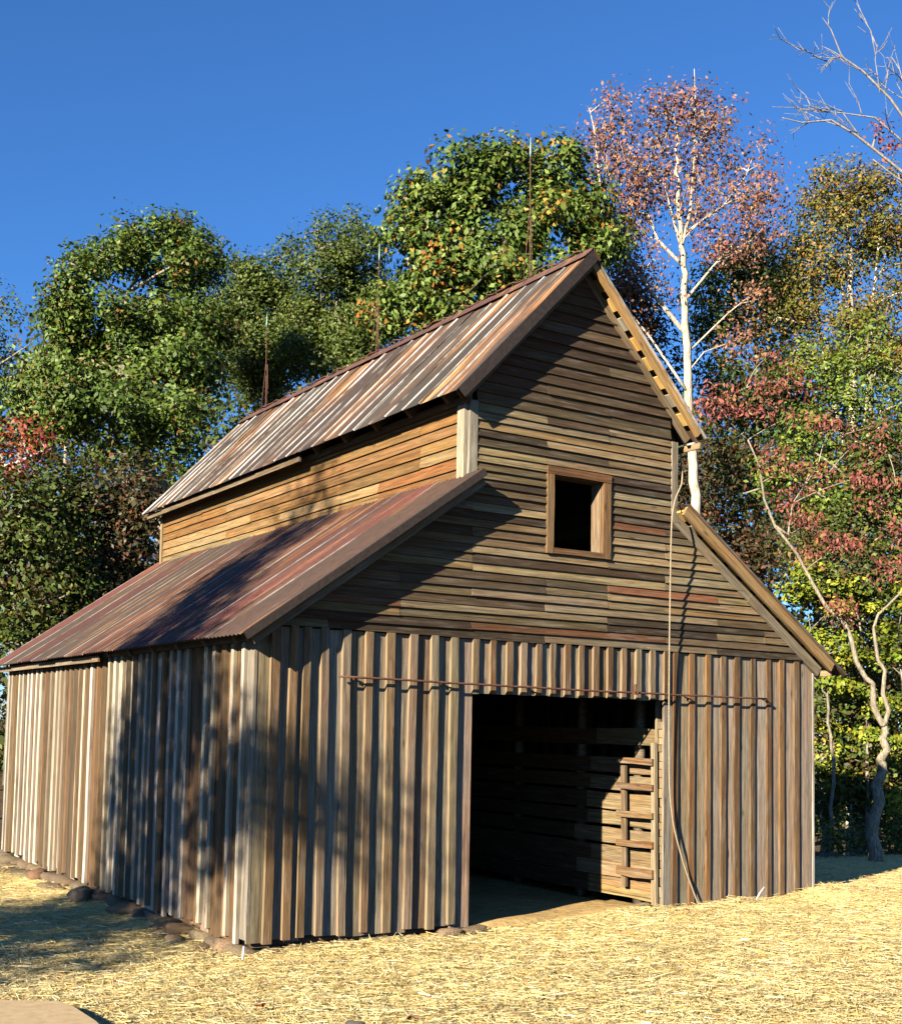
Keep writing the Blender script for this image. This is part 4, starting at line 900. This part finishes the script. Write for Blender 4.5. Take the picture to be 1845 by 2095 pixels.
wd = new_obj('distant_woods', woods(), LEAF_MATT); tag(wd, 'dim wood standing behind the nearer trees', 'woods', kind='stuff')
A = Acc(); r_ = np.random.default_rng(9)
for _ in range(46):
    dep = r_.uniform(29, 44); p_ = at(r_.uniform(-300, 2200), 1600, dep); z0 = float(gh(p_[0], p_[1])) - .2; hh = r_.uniform(6, 11)
    A.add(*tube([(p_[0], p_[1], z0), (p_[0] + r_.normal(0, .15), p_[1], z0 + hh / 2), (p_[0] + r_.normal(0, .3), p_[1], z0 + hh)], [.14, .10, .04], 6))
wt = new_obj('distant_trunks', A.mesh('distant_trunks', True), BARK_GREY); tag(wt, 'many dim trunks of the wood behind the trees', 'woods', kind='stuff')

# the tree left of the view whose shade lies on the lean-to and the yard
UAX = unit(np.cross(SUN, Z)); VAX = np.cross(UAX, SUN)
def shade_tree():
    r = np.random.default_rng(21); foot = np.array([-11.1, -2.6, -.2]); root = empty('shade_tree', tuple(foot)); tag(root, 'tree standing out of view at the left, shading the lean-to', 'tree', 'trees around the barn')
    def pt(u, v): b = UAX * u + VAX * v; t = ((b - foot) @ np.array([SUN[0], SUN[1], 0])) / (SUN[0] ** 2 + SUN[1] ** 2); return b - SUN * t   # the point of that shade line nearest above the foot
    tr = [foot, pt(-1.9, -2.0), pt(-1.8, 0), pt(-2.0, 1.5), pt(-1.9, 3.2), pt(-2.0, 4.6)]
    tp = densify(tr, 5); A = Acc(); A.add(*tube(tp - foot, np.linspace(.15, .02, len(tp)), 8)); new_obj('trunk', A.mesh('trunk', True), BARK_GREY, root)
    B = Acc(); C = []
    for (u, v, ru, rv, n) in ((-2.2, 4.3, .55, .5, 9), (-2.2, 3.5, .5, .5, 10), (-1.8, 2.9, .6, .4, 10), (-1.4, 2.3, .7, .3, 10), (-2.4, 1.75, .7, .3, 11), (-1.2, 1.75, .6, .35, 9), (-.3, 1.25, .6, .22, 8), (-1.9, 1.1, .8, .35, 10), (-.7, .75, .5, .25, 6), (-2.6, .5, .8, .35, 10), (-1.5, .1, .8, .25, 6), (-2.6, -.2, .9, .22, 7), (-1.4, -.55, .8, .16, 5), (-3.3, .2, .6, .3, 5), (-3.4, -1.0, .9, .5, 8), (-2.0, -1.6, 1.0, .5, 8)):
        c = pt(u, v); st = tp[np.argmin(np.linalg.norm(tp - (c - np.array([0, 0, .35 * abs(u + 1.9)])), axis=1))]; limb = curve(st, c, r, .05, 6, .06); B.add(*tube(limb - foot, np.linspace(.04, .015, 6), 6))
        q = r.normal(0, .5, (n, 3)); P = c + q[:, :1] * UAX * ru * 1.3 + q[:, 1:2] * np.array([0, 0, 1]) * rv * 1.3 + q[:, 2:3] * SUN * 1.0
        for p in P: B.add(*tube(curve(limb[-2], p, r, .05, 4, .08) - foot, np.linspace(.014, .005, 4), 4))
        C.append(P)
    new_obj('branches', B.mesh('branches', True), BARK_GREY, root)
    C = np.vstack(C); new_obj('crown', leaves_mesh('crown', C - foot, np.full(len(C), .25), 130, .13, OAK, OAKW, seed=8), LEAF, root)
shade_tree()
